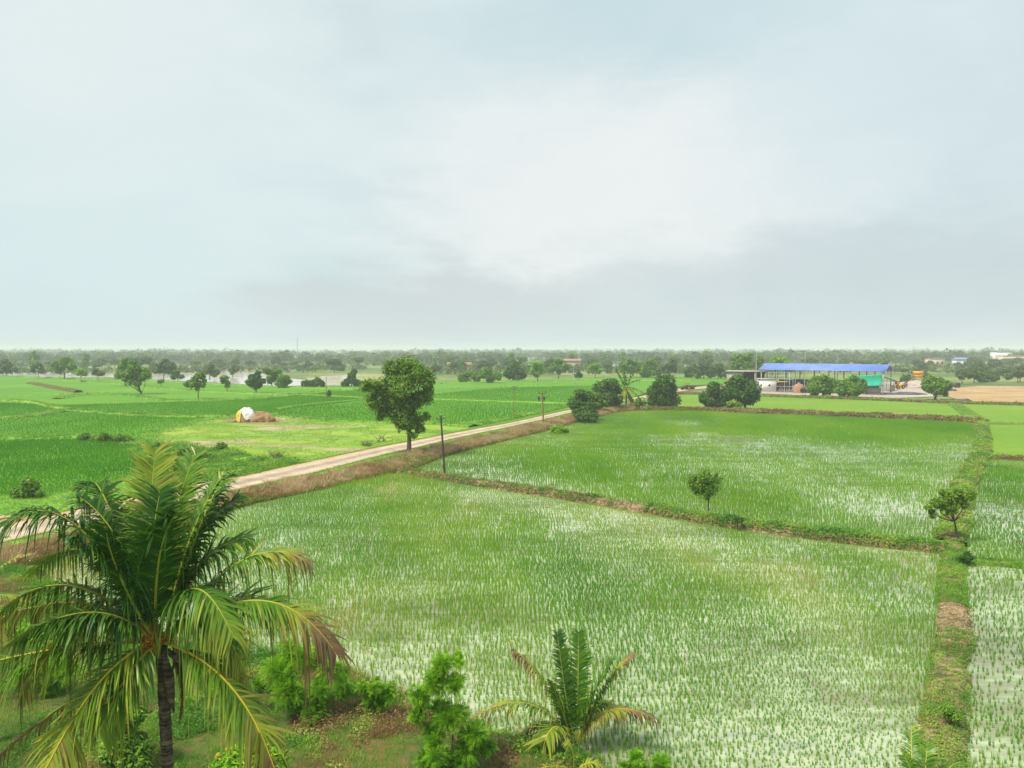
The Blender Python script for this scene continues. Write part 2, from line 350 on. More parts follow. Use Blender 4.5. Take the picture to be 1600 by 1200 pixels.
PA = px([(335, 806), (400, 787), (500, 766), (560, 752), (610, 741), (640, 741), (700, 753), (820, 773), (940, 792), (1010, 805), (1150, 829), (1300, 849), (1470, 866), (1470, 920), (1466, 970), (1456, 1030), (1446, 1090), (1436, 1150), (1425, 1210), (1400, 1330), (1050, 1330), (960, 1215), (870, 1180), (780, 1160), (700, 1120), (620, 1095), (540, 1055), (420, 1030), (250, 1000), (120, 950), (60, 900), (170, 850)])
PB = px([(640, 736), (700, 713), (800, 687), (850, 675), (900, 661), (960, 645), (1000, 642), (1100, 643), (1160, 646), (1300, 651), (1400, 656), (1517, 661), (1526, 680), (1523, 710), (1506, 740), (1490, 770), (1479, 800), (1471, 835), (1468, 858), (1300, 839), (1150, 819), (1010, 798), (940, 784), (820, 765), (700, 748)])
PC = px([(1500, 880), (1640, 889), (1900, 907), (2000, 1340), (1510, 1340), (1511, 1200), (1508, 1100), (1510, 1000), (1511, 930)])
PD = px([(1512, 872), (1513, 820), (1520, 780), (1545, 719), (1700, 726), (1900, 735), (1990, 905), (1700, 884), (1600, 878)])
PE = px([(1546, 712), (1546, 664), (1700, 667), (1850, 670), (1900, 726), (1700, 718), (1600, 714)])
PF = px([(1495, 632), (1700, 636), (1820, 640), (1850, 666), (1700, 663), (1545, 660)])
PG = px([(1005, 641), (1040, 619), (1110, 617), (1180, 620), (1300, 624), (1400, 628), (1488, 632), (1530, 657), (1400, 652), (1300, 647), (1160, 642)])
for P, nm, z_ in ((PA, 'near_paddy_water', 0), (PB, 'middle_paddy_water', .012), (PC, 'right_paddy_water', .004), (PD, 'right_paddy_water', .016)):
    sheet(nm, P, M['paddywater'], z_)
sheet('right_rice_field', PE, M['strip'], .12); sheet('right_rice_field', PF, M['strip'], .12); sheet('strip_rice_field', PG, M['strip'], .14)

# embankment with the dirt road on top, running from the lower left to the mango row
R_edge = [(-420, 965), (0, 893), (170, 850), (335, 805), (400, 786), (500, 765), (600, 742), (640, 734), (700, 711), (800, 686), (850, 674), (900, 660), (965, 644), (1005, 640)]
R_crest = [(-420, 926), (0, 861), (170, 821), (330, 784), (400, 763), (500, 743), (600, 718), (640, 709), (700, 693), (800, 671), (850, 659), (900, 648), (965, 635), (1005, 628)]
R_low = [(-420, 912), (0, 848), (170, 808), (330, 775), (400, 757.5), (500, 736), (600, 710), (640, 702), (700, 687), (800, 666), (850, 655), (900, 643), (965, 629), (1005, 621)]
R_up = [(-420, 870), (0, 822), (170, 785), (330, 752), (400, 740), (500, 718), (600, 697), (640, 690), (700, 678), (800, 660), (850, 649), (900, 638), (965, 626), (1005, 618.5)]
def dense(line, z, n=14):
    pts = [G(x, y, z) for x, y in line]; o = []
    for a, b in zip(pts[:-1], pts[1:]):
        for k in range(n): o.append(a + (b - a) * k / n)
    return np.array(o + [pts[-1]])
def ribbon(lines, name, mat, jit=0, us=None, seed=3):
    m = MB(); n = len(lines[0]); v = np.concatenate(lines)
    if jit: v[:, 2] += (fbm(v[:, :2], .6, seed) - .5) * jit
    f = [(k * n + i, k * n + i + 1, (k + 1) * n + i + 1, (k + 1) * n + i) for k in range(len(lines) - 1) for i in range(n - 1)]
    t = np.repeat(us, n) if us is not None else .5
    return m.add(v, f, t).build(name, mat, None, True)
e0 = dense(R_edge, 0.0); e2 = dense(R_crest, .65); e3 = dense(R_low, .5); e4 = dense(R_up, .5)
def wob(a, s, k): 
    b = a.copy(); b[:, 1] += (fbm(a[:, :2], .35, k) - .5) * s; return b
e0 = wob(e0, 1.2, 5); e1 = (e0 + e2) / 2; e1[:, 2] = .45
e0d = e0.copy(); e0d[:, 2] = -.15; e0d[:, 1] -= .3
o = ribbon([e0d, e0, e1, e2], 'road_embankment_face', M['bundbrown'], .3); o['kind'] = 'structure'
e5 = e4.copy(); e5[:, 1] += 1.6; e5[:, 2] = .35; e6 = e4.copy(); e6[:, 1] += 4.5; e6[:, 0] -= 1.5; e6[:, 2] = -.15
o = ribbon([e2, e3 + [0, 0, -.06], e4 + [0, 0, -.06], e5, e6], 'road_verge', M['verge'], .06); o['kind'] = 'structure'
rl = [e3 + (e4 - e3) * k for k in np.linspace(-.02, 1.02, 14)]
o = ribbon(rl, 'dirt_road', M['road'], .05, np.linspace(0, 1, 14)); o['kind'] = 'structure'
# the road beyond the mango row, bending right to the plant
f0 = dense([(1005, 623), (1040, 614), (1075, 610), (1110, 606), (1140, 603), (1160, 602), (1200, 603)], .05, 8); f1 = dense([(1005, 618.5), (1040, 609.5), (1075, 606), (1110, 602.5), (1140, 600), (1160, 599), (1200, 598)], .05, 8)
ribbon([f0 + (f1 - f0) * k for k in np.linspace(0, 1, 6)], 'dirt_road', M['road'], .03, np.linspace(0, 1, 6))['kind'] = 'structure'

# the far left fields, pasture and bare soil
LF = px([(-700, 792), (0, 777), (60, 777), (150, 764), (215, 742), (262, 712), (330, 690), (430, 660), (560, 661), (640, 659), (705, 676), (760, 672), (890, 644), (960, 630), (1035, 607), (1110, 601), (1180, 598), (1150, 590), (1000, 588), (900, 591), (840, 593), (700, 596), (560, 603), (430, 604), (300, 597), (215, 592), (100, 591), (40, 588), (-60, 586), (-500, 584)])
sheet('dense_rice_field', LF, M['vivid'], .16)
PH = px([(205, 700), (260, 672), (335, 656), (430, 651), (520, 657), (600, 662), (680, 666), (735, 671), (700, 684), (640, 697), (600, 704), (500, 725), (400, 747), (330, 760), (262, 765), (235, 742), (225, 715)])
sheet('pasture', PH, M['pasture'], .22)
PV = px([(-700, 785), (0, 770), (60, 770), (150, 757), (230, 735), (262, 755), (262, 778), (170, 797), (0, 836), (-420, 886), (-700, 950)])
sheet('verge_lawn', PV, M['verge'], .12)
PW = px([(196, 702), (232, 694), (300, 700), (380, 712), (420, 722), (480, 728), (400, 747), (330, 760), (262, 775), (232, 745)])
sheet('weed_verge', PW, M['verge'], .26)
sheet('bare_soil', px([(-260, 812), (-60, 803), (30, 806), (64, 814), (40, 826), (-60, 845), (-260, 868)], .5), M['orange'], .49)
PO = px([(1492, 606), (1530, 603), (1620, 604), (1760, 606), (1780, 632), (1620, 630), (1560, 628), (1505, 627), (1475, 618)])
sheet('orange_soil_field', PO, M['orange'], .05)
PY = px([(1165, 614), (1150, 606), (1160, 599), (1230, 597), (1330, 597), (1400, 597), (1470, 600), (1500, 607), (1478, 619), (1400, 622), (1320, 619), (1240, 617)])
sheet('plant_yard', PY, M['yard'], .04)
PK = px([(-300, 893), (0, 893), (60, 900), (120, 950), (250, 1000), (420, 1030), (540, 1055), (620, 1095), (700, 1120), (780, 1160), (870, 1180), (960, 1215), (1050, 1340), (1050, 1800), (-900, 1800), (-900, 960)])
bank = MB()
ii = np.arange(-34, 12, .5); jj = np.arange(12, 60, .5); X, Y = np.meshgrid(ii, jj); pts = np.column_stack([X.ravel(), Y.ravel()])
ins = inpoly(pts, PK)
edge = np.min([np.hypot(pts[:, 0] - (a[0] + (b[0] - a[0]) * k), pts[:, 1] - (a[1] + (b[1] - a[1]) * k)) for a, b in zip(PK[:12], PK[1:13]) for k in np.linspace(0, 1, 8)], axis=0)
hz = np.where(ins, np.clip(edge / 1.2, 0, 1) * .45 + (fbm(pts, .5, 9) - .5) * .35 + .05, -.4 - edge * .2)
nx = len(ii); fq = [(j * nx + i, j * nx + i + 1, (j + 1) * nx + i + 1, (j + 1) * nx + i) for j in range(len(jj) - 1) for i in range(nx - 1)]
bank.add(np.column_stack([pts, np.where(ins, hz, np.maximum(hz, -.5))]), fq).build('garden_bank', M['bank'], None, True)['kind'] = 'structure'
def bank_z(x, y): return .35

# flooded land and pale clearings far away
def pond(pts, z=-.05, mat='floodwater', nm='flood_water'): sheet(nm, px(pts), M[mat], z)
pond([(-200, 590), (-200, 582), (60, 581), (120, 582), (200, 584), (215, 589), (100, 590), (40, 588)])
pond([(215, 591.5), (240, 583), (300, 579), (330, 576), (380, 580), (420, 584), (440, 590), (520, 597), (560, 601), (430, 603), (300, 596)])
pond([(260, 577), (330, 573), (345, 576), (280, 579)]); pond([(395, 577), (470, 574), (480, 578), (420, 581)])
pond([(500, 588), (550, 586), (560, 592), (510, 593)]); pond([(690, 574), (760, 572), (770, 575), (700, 578)])
M['pale'] = two_noise('pale_scrub_clearing', [(.36, (.16, .24, .05)), (.5, (.30, .30, .13)), (.64, (.42, .33, .24))], .03, .3, .4)
for a in ([(480, 590), (560, 584), (650, 586), (650, 596), (560, 600), (470, 599)], [(860, 580), (940, 577), (960, 582), (880, 586)], [(250, 573), (420, 570), (420, 573), (260, 577)]):
    pond(a, -.08, 'pale', 'scrub_clearing')

# ---------------------------------------------------------------- bunds (field ridges)
TUFT = {'dry': MB(), 'grass': MB()}
rng = np.random.default_rng(11)
def blades(mb, P, z, h, wd, lean=.5, tint=(.3, .8), per=4, spread=.05, r=rng, curve=True):
    """tufts of triangular blades standing on points P (N,2)"""
    n = len(P) 
    if n == 0: return
    z = np.full(n, z) if np.isscalar(z) else z
    idx = np.repeat(np.arange(n), per); m = len(idx)
    a = r.uniform(0, 2 * np.pi, m); base = np.column_stack([P[idx, 0] + np.cos(a) * spread * r.uniform(.2, 1, m), P[idx, 1] + np.sin(a) * spread * r.uniform(.2, 1, m), z[idx]])
    hh = (h if np.isscalar(h) else h[idx]) * r.uniform(.6, 1.15, m); ln = hh * lean * r.uniform(.1, 1, m)
    tip = base + np.column_stack([np.cos(a) * ln, np.sin(a) * ln, hh])
    b = r.uniform(0, np.pi, m); sd_ = np.column_stack([np.cos(b), np.sin(b) * .5, np.zeros(m)]) * wd / 2
    tt = tint if not isinstance(tint, tuple) else r.uniform(tint[0], tint[1], n)
    tv = np.clip(np.repeat(tt[idx] + r.uniform(-.08, .08, m), 3), 0, 1)
    V = np.stack([base - sd_, base + sd_, tip], 1).reshape(-1, 3)
    mb.add(V, np.arange(3 * m).reshape(-1, 3), tv)
def resample(P, step):
    o = [P[0]]
    for a, b in zip(P[:-1], P[1:]):
        k = max(1, int(np.linalg.norm(b - a) / step))
        for i in range(1, k + 1): o.append(a + (b - a) * i / k)
    return np.array(o)
def smooth(P, it=2):
    for _ in range(it):
        Q = [P[0]]
        for a, b in zip(P[:-1], P[1:]): Q += [a * .75 + b * .25, a * .25 + b * .75]
        P = np.array(Q + [P[-1]])
    return P
def bund(line, wd, h, mat, name='earth_bund', tuft=None, dens=10, th=.3, tint=(.2, .6), step=.5, z0=0.0, bw=.05, per=4):
    P = resample(smooth(np.array([G(x, y, 0) for x, y in line])), step); n = len(P)
    T = np.gradient(P, axis=0); T /= np.linalg.norm(T, axis=1)[:, None] + 1e-9; S = np.column_stack([T[:, 1], -T[:, 0], np.zeros(n)])
    P = P + S * ((fbm(P[:, :2], .25, 21) - .5) * wd * .5)[:, None]
    prof = [(-1.15, -.25), (-1, .12), (-.86, .55), (-.66, .88), (-.33, 1), (0, .94), (.33, 1), (.66, .86), (.86, .5), (1, .12), (1.15, -.25)]
    V = []
    for u, hh in prof:
        q = P + S * (u * wd / 2); q = q + S * ((fbm(q[:, :2] + 50 * u, .9, 31) - .5) * wd * .42)[:, None]
        q[:, 2] = z0 + hh * h * (.75 + .5 * fbm(q[:, :2], .5, 41)) + (fbm(q[:, :2], 2.3, 51) - .5) * .28 * h * (hh > .2)
        V.append(q)
    V = np.concatenate(V); f = [(k * n + i, (k + 1) * n + i, (k + 1) * n + i + 1, k * n + i + 1) for k in range(len(prof) - 1) for i in range(n - 1)]
    MB().add(V, f).build(name, mat, None, True)['kind'] = 'structure'
    if tuft:
        Lg = n * step; m = int(Lg * wd * dens); i = rng.integers(0, n - 1, m); u = rng.uniform(-1.05, 1.05, m)
        pp = P[i] + S[i] * (u * wd / 2)[:, None] + T[i] * (rng.uniform(0, step, m))[:, None]
        keep = fbm(pp[:, :2], .7, 61) > .36; pp, u = pp[keep], u[keep]
        zz = z0 + h * np.clip(1.02 - u * u * .9, 0, 1) * .9 - .05
        tn = tint[0] + (tint[1] - tint[0]) * np.clip(fbm(pp[:, :2], .35, 71) * 1.8 - .4, 0, 1)
        blades(TUFT[tuft], pp, zz, th * (.5 + vn(pp[:, :2], .6, 81)), bw, .7, tn, per, .08)

def weeds(mb, P, z, size, tint, r=rng, flat=1.0, lift=.06):
    """small leaves lying at all angles over the ground at points P (N,2)"""
    n = len(P); nr = r.normal(0, .65, (n, 3)) + [0, 0, flat]; nr /= np.linalg.norm(nr, axis=1)[:, None]
    a = np.cross(nr, r.normal(size=(n, 3))); a /= np.linalg.norm(a, axis=1)[:, None]; b = np.cross(nr, a)
    s_ = (size * r.uniform(.5, 1.4, n))[:, None]; p = np.column_stack([P, z + r.uniform(0, 1, n) * lift])
    V = np.stack([p - a * s_, p - b * s_ * .5, p + a * s_, p + b * s_ * .5], 1).reshape(-1, 3)
    mb.add(V, np.arange(4 * n).reshape(-1, 4), np.clip(np.repeat(tint + r.uniform(-.14, .14, n), 4), 0, 1))
def cover(line, wd, h, mat, dens, size, tint, thr=.4, lift=.2, seed=0, z0=0.0, cr=1.0):
    P = resample(smooth(np.array([G(x, y, 0) for x, y in line])), .3); n = len(P)
    T = np.gradient(P, axis=0); T /= np.linalg.norm(T, axis=1)[:, None] + 1e-9; S_ = np.column_stack([T[:, 1], -T[:, 0], np.zeros(n)])
    P = P + S_ * ((fbm(P[:, :2], .25, 21) - .5) * wd * .5)[:, None]
    m = int(n * .3 * wd * dens); i = rng.integers(0, n - 1, m); u = rng.uniform(-1.1, 1.1, m)
    pp = P[i] + S_[i] * (u * wd / 2)[:, None] + T[i] * rng.uniform(0, .3, m)[:, None]
    g1 = fbm(pp[:, :2], .9, 61 + seed, 3); kp = g1 + rng.uniform(-.06, .06, m) > thr; pp, u, g1 = pp[kp], u[kp], g1[kp]
    tn = tint[0] + (tint[1] - tint[0]) * np.clip(fbm(pp[:, :2], .6, 71 + seed, 3) * 2.4 - .7, 0, 1)
    weeds(TUFT[mat], pp[:, :2], z0 + h * np.clip(1.05 - u * u * .8, 0, 1) * (.75 + .5 * fbm(pp[:, :2], .5, 41)), size, tn, lift=lift * (.3 + 1.4 * fbm(pp[:, :2], .7, 77 + seed, 2)))
Mid = [(625, 737), (700, 749), (760, 758), (820, 767), (940, 785), (1010, 798), (1080, 810), (1150, 821), (1300, 841), (1400, 853), (1478, 861)]
bund(Mid, 1.5, .5, M['bundright'], 'middle_bund', 'dry', 10, .25, (.1, .8), bw=.05)
cover(Mid[:5], 1.7, .5, 'dry', 110, .085, (.1, .8), .38, .22)
cover(Mid[:5], 1.7, .5, 'grass', 150, .085, (.02, .5), .40, .28, seed=8)
cover(Mid[4:6], 1.6, .45, 'dry', 60, .07, (.5, 1), .42, .12)
cover(Mid[5:], 1.8, .55, 'grass', 300, .085, (.02, .52), .28, .34)
cover(Mid[5:], 1.8, .5, 'dry', 50, .08, (.1, .7), .52, .25, seed=5)
Rt = [(1533, 660), (1537, 690), (1532, 712), (1512, 745), (1500, 775), (1493, 810), (1489, 850)]
Rt3 = [(1489, 850), (1489, 900), (1490, 950), (1487, 985), (1485, 1030), (1480, 1100), (1475, 1150), (1470, 1200), (1462, 1330)]
bund(Rt, 2.1, .4, M['bundright'], 'right_bund', 'grass', 6, .22, (.35, 1), bw=.07)
cover(Rt, 2.3, .42, 'grass', 130, .10, (.1, .62), .34, .22)
cover(Rt, 2.3, .42, 'dry', 40, .10, (.4, 1), .45, .15, seed=3)
bund(Rt3, 1.5, .27, M['bundright'], 'right_bund', 'dry', 60, .12, (.3, 1), bw=.025, step=.3)
cover([(1489, 845), (1489, 900), (1490, 950)], 1.6, .27, 'grass', 700, .045, (.2, .48), .24, .14)
cover([(1490, 950), (1487, 985), (1485, 1030)], 1.7, .27, 'dry', 200, .04, (.5, 1), .42, .08)
cover([(1488, 990), (1485, 1030), (1480, 1100), (1476, 1140), (1470, 1210)], 1.6, .27, 'grass', 600, .04, (.1, .55), .33, .14, seed=4)
cover([(1480, 1100), (1475, 1150), (1470, 1200), (1462, 1330)], 1.8, .27, 'dry', 260, .04, (.3, 1), .47, .10, seed=6)
bund([(1000, 641), (1080, 642), (1165, 644), (1300, 649), (1400, 653), (1480, 657), (1530, 660)], 2.6, .9, M['bundbrown'], 'far_bund', 'dry', 16, .4, (.15, .9), bw=.12, step=1)
cover([(1000, 641), (1080, 642), (1165, 644), (1300, 649), (1400, 653), (1480, 657), (1530, 660)], 2.8, .8, 'dry', 34, .22, (.05, .9), .36, .3)
bund([(1540, 715), (1600, 717), (1700, 722), (1900, 730)], 1.6, .4, M['bundbrown'], 'side_bund', 'grass', 14, .3, (.1, .9), bw=.08)
bund([(1536, 661), (1600, 663), (1700, 665), (1850, 669)], 1.4, .3, M['bundgreen'], 'side_bund', 'grass', 8, .3, (.2, .7), bw=.1, step=1)
bund([(1495, 877), (1550, 882), (1600, 886), (1700, 893), (1900, 910)], 1.1, .38, M['bundgreen'], 'side_bund', 'grass', 60, .3, (.1, .5), bw=.05)
bund([(1490, 632), (1505, 642), (1530, 658)], 3.5, .4, M['bundgreen'], 'side_bund', 'grass', 8, .3, (.3, .6), bw=.12, step=1)
bund([(1110, 617), (1180, 620), (1260, 622), (1330, 624), (1400, 627), (1490, 631), (1600, 634), (1750, 638)], 2.4, .7, M['bundbrown'], 'yard_bund', 'grass', 8, .4, (.1, .9), bw=.14, step=1)
bund([(1040, 618), (1060, 614), (1110, 617)], 2.4, .6, M['bundbrown'], 'yard_bund', 'grass', 6, .4, (.3, .9), bw=.14, step=1)
cover([(1495, 877), (1550, 882), (1600, 886), (1700, 893)], 1.2, .36, 'grass', 220, .06, (.05, .5), .33, .25)
cover([(1540, 715), (1600, 717), (1700, 722), (1900, 730)], 1.8, .4, 'grass', 60, .12, (.1, .9), .36, .3)
cover([(1110, 617), (1180, 620), (1260, 622), (1330, 624), (1400, 627), (1490, 631), (1600, 634), (1750, 638)], 3, .5, 'grass', 18, .25, (.0, .9), .36, .5)
# ridges between the far left fields
g_ = dict(tuft='grass', bw=.12, step=1.0)
bund([(-200, 692), (0, 688), (60, 687), (120, 684), (200, 692)], 2.2, .5, M['verge'], 'field_ridge', dens=14, th=.4, tint=(.15, .62), **g_)
bund([(-200, 660), (0, 656), (50, 651), (110, 642), (180, 649), (280, 654), (350, 653), (430, 650)], 3.0, .6, M['verge'], 'field_ridge', dens=9, th=.5, tint=(.1, .62), **g_)
bund([(-200, 626), (0, 627), (50, 629), (70, 635), (110, 642)], 3.2, .6, M['verge'], 'field_ridge', dens=7, th=.5, tint=(.3, .65), **g_)
bund([(90, 624), (140, 616), (210, 619), (250, 627), (300, 629), (400, 624), (520, 612), (600, 606)], 2.8, .5, M['verge'], 'field_ridge', dens=6, th=.5, tint=(.2, .62), **g_)
bund([(47, 600), (80, 606), (122, 614)], 3.2, .9, M['bundbrown'], 'field_ridge', dens=6, th=.5, tint=(.55, 1), **g_)
bund([(-200, 622), (0, 620), (90, 618), (150, 614)], 2.4, .4, M['verge'], 'field_ridge', dens=4, th=.4, tint=(.3, .65), **g_)
bund([(100, 595), (180, 600), (250, 608), (330, 614), (420, 617), (500, 619), (620, 626)], 2.6, .5, M['verge'], 'field_ridge', dens=5, th=.5, tint=(.3, .75), **g_)
bund([(40, 590), (120, 592), (215, 595), (300, 599), (430, 606), (560, 609)], 3.0, .5, M['verge'], 'field_ridge', dens=4, th=.5, tint=(.35, .7), **g_)
bund([(430, 641), (470, 634), (540, 628), (600, 622), (640, 618), (700, 609), (800, 604), (900, 600)], 2.0, .4, M['verge'], 'field_ridge', dens=6, th=.4, tint=(.35, .62), **g_)
bund([(640, 624), (700, 626), (760, 628), (850, 631), (905, 632)], 2.2, .5, M['verge'], 'field_ridge', dens=6, th=.4, tint=(.35, .6), **g_)
bund([(690, 600), (760, 597), (860, 598), (960, 594), (1080, 596)], 2.4, .4, M['verge'], 'field_ridge', dens=4, th=.4, tint=(.35, .6), **g_)
bund([(425, 652), (520, 660), (600, 663), (660, 662), (740, 668)], 2.6, .5, M['verge'], 'field_ridge', dens=8, th=.45, tint=(.2, .6), **g_)
bund([(740, 667), (800, 655), (850, 645), (895, 634)], 2.0, .6, M['verge'], 'field_ridge', dens=10, th=.5, tint=(.2, .6), **g_)
bund([(0, 641), (-200, 643)], 2.0, .3, M['verge'], 'field_ridge', dens=6, th=.4, tint=(.3, .6), **g_)

for ln_, w_2, dn_, tt_ in (([(-200, 692), (0, 688), (60, 687), (120, 684), (200, 692)], 3, 30, (.0, .6)), ([(-200, 660), (0, 656), (50, 651), (110, 642), (180, 649), (280, 654), (350, 653), (430, 650)], 3.6, 16, (.0, .62)), ([(90, 624), (140, 616), (210, 619), (250, 627), (300, 629), (400, 624)], 3.4, 9, (0, .6)), ([(425, 652), (520, 660), (600, 663), (660, 662), (740, 668)], 3, 20, (.1, .6)), ([(740, 667), (800, 655), (850, 645), (895, 634)], 2.4, 24, (.1, .6))):
    cover(ln_, w_2, .5, 'grass', dn_, .16, (tt_[0] + .15, tt_[1]), .38, .45)
cover([(205, 700), (232, 684), (262, 671), (335, 656), (430, 651)], 4, .25, 'grass', 16, .15, (.15, .6), .40, .4)
# dry grass hanging over the embankment face, green grass along the verges
def fill(poly, n, seed):
    r = np.random.default_rng(seed); P = np.array(poly)[:, :2]; lo, hi = P.min(0), P.max(0)
    A = 0.5 * abs(np.dot(P[:, 0], np.roll(P[:, 1], 1)) - np.dot(P[:, 1], np.roll(P[:, 0], 1)))
    k = int(n * np.prod(hi - lo) / max(A, 1)); q_ = r.uniform(lo, hi, (k, 2)); return q_[inpoly(q_, P)]
m = 52000; k = rng.integers(0, len(e0) - 1, m); wgt = np.linalg.norm(e0[k + 1] - e0[k], axis=1)
seg = np.linalg.norm(np.diff(e0, axis=0), axis=1); k = rng.choice(len(seg), m, p=seg / seg.sum()); u = rng.uniform(0, 1, m); s_ = rng.uniform(0, 1, m)
A_ = e0[k] * (1 - s_)[:, None] + e0[k + 1] * s_[:, None]; B_ = e2[k] * (1 - s_)[:, None] + e2[k + 1] * s_[:, None]
pp = A_ * (1 - u)[:, None] + B_ * u[:, None]; pp[:, 2] = np.interp(u, [0, .5, 1], [0, .42, .62])
gap = fbm(pp[:, :2], .8, 91); kp = gap > .33; pp, u = pp[kp], u[kp]
tn = np.clip(.25 + fbm(pp[:, :2], .22, 92) * .9 - .12 * (u > .85) - .25 * (u < .12) + rng.uniform(-.1, .1, len(pp)), 0, 1)
tn = np.clip(tn + .5 * (fbm(pp[:, :2], 1.6, 96, 2) - .5), 0, 1)
blades(TUFT['dry'], pp[:, :2], pp[:, 2] - .03, .55 * (.25 + 1.1 * fbm(pp[:, :2], .8, 93, 2)), .06, 1.2, tn, 4, .12)
cl_ = rng.choice(len(pp), 1500); blades(TUFT['dry'], pp[cl_][:, :2], pp[cl_][:, 2] - .05, .75 * (.5 + vn(pp[cl_][:, :2], .5, 98)), .06, 1.1, np.clip(tn[cl_] + rng.uniform(-.1, .3, 1500), 0, 1), 34, .30)
w_i = rng.uniform(size=len(pp)) < .8
weeds(TUFT['dry'], pp[w_i][:, :2], pp[w_i][:, 2] + .02, .10, np.clip(tn[w_i] + rng.uniform(-.2, .25, w_i.sum()), 0, 1), lift=.25)
gz = pp[fbm(pp[:, :2], .35, 97, 3) > .53]; weeds(TUFT['grass'], gz[:, :2], gz[:, 2] + .1, .11, np.full(len(gz), .3), lift=.25)
vp = fill([*[tuple(a) for a in e2[::6]], *[tuple(a) for a in e3[::-6]]], 16000, 5)
blades(TUFT['grass'], vp, .52, .16, .05, .8, (.2, .62), 3, .08)
vp = fill([*[tuple(a) for a in e4[::6]], *[tuple(a) for a in e5[::-6]]], 14000, 6)
blades(TUFT['grass'], vp, .38, .22, .06, .8, (.2, .62), 3, .08)
vp = fill(PH, 45000, 7); vp = vp[fbm(vp, .25, 3) > .42]
blades(TUFT['grass'], vp, .2, .13, .06, .9, .3 + .35 * fbm(vp, .12, 4), 3, .1)
vp = fill(PV, 22000, 8); blades(TUFT['grass'], vp, .18, .18, .05, .8, .25 + .4 * fbm(vp, .12, 4), 3, .1)
vp = fill(PW, 60000, 29); f_ = fbm(vp, .4, 8, 4); kp = f_ > .42; weeds(TUFT['grass'], vp[kp], .24, .11, .0 + .62 * fbm(vp[kp], .5, 4, 3), lift=np.clip((f_[kp] - .4) * 4, .05, .9))
vp = fill(PW, 30000, 9); vp = vp[fbm(vp, .5, 8, 3) + rng.uniform(-.08, .08, len(vp)) > .4]; blades(TUFT['grass'], vp, .22, .1 + .4 * fbm(vp, .5, 2, 3), .08, .9, np.clip(.1 + .7 * fbm(vp, .5, 4, 3) + rng.uniform(-.1, .1, len(vp)), 0, 1), 4, .15)
for k_, lab in (('dry', 'dry brown grass'), ('grass', 'green grass')):
    o = TUFT[k_].build('ridge_grass', M[k_]); tag(o, f'{lab} growing on the ridges and verges', 'grass', None, 'stuff')

# bank grass in the foreground
bk = MB(); vp = fill([(p[0], p[1]) for p in PK if p[1] < 60], 150000, 12); vp = vp[(vp[:, 1] > 20) & (vp[:, 1] < 58) & (np.abs(vp[:, 0] / vp[:, 1]) < .8)]
dn = fbm(vp, .45, 13); vp = vp[dn > .40]; hz_ = .40 + (fbm(vp, .5, 9) - .5) * .35
tn = np.clip(fbm(vp, .28, 14, 3) * 2.6 - .95 + rng.uniform(-.12, .12, len(vp)), 0, 1)
blades(bk, vp, hz_, .10 + .22 * fbm(vp, .7, 15, 3), .035, 1.1, tn, 5, .09)
vp = fill([(p[0], p[1]) for p in PK if p[1] < 60], 420000, 19); vp = vp[(vp[:, 1] > 21) & (vp[:, 1] < 56) & (np.abs(vp[:, 0] / vp[:, 1]) < .75)]
dn = fbm(vp, .5, 33, 4); tn = np.clip(fbm(vp, .22, 14, 3) * 3.0 - 1.05 + np.clip(vp[:, 0] + 9, -6, 6) * .035, .02, 1); kp = dn + rng.uniform(-.05, .05, len(vp)) > .40 + .05 * (tn > .7); vp, dn, tn = vp[kp], dn[kp], tn[kp]
tg = rng.choice(len(vp), 2600); blades(bk, vp[tg], .38 + (fbm(vp[tg], .5, 9) - .5) * .35, .38 * (.4 + vn(vp[tg], .6, 44)), .03, .9, np.clip(tn[tg], 0, .9), 18, .16)
weeds(bk, vp, .38 + (fbm(vp, .5, 9) - .5) * .35, .05, np.where(tn > .62, tn, tn * .9), lift=np.clip((dn - .38) * 2.2, .04, .55))
tag(bk.build('bank_grass', M['grass']), 'low grass and weeds covering the garden bank', 'grass', None, 'stuff')

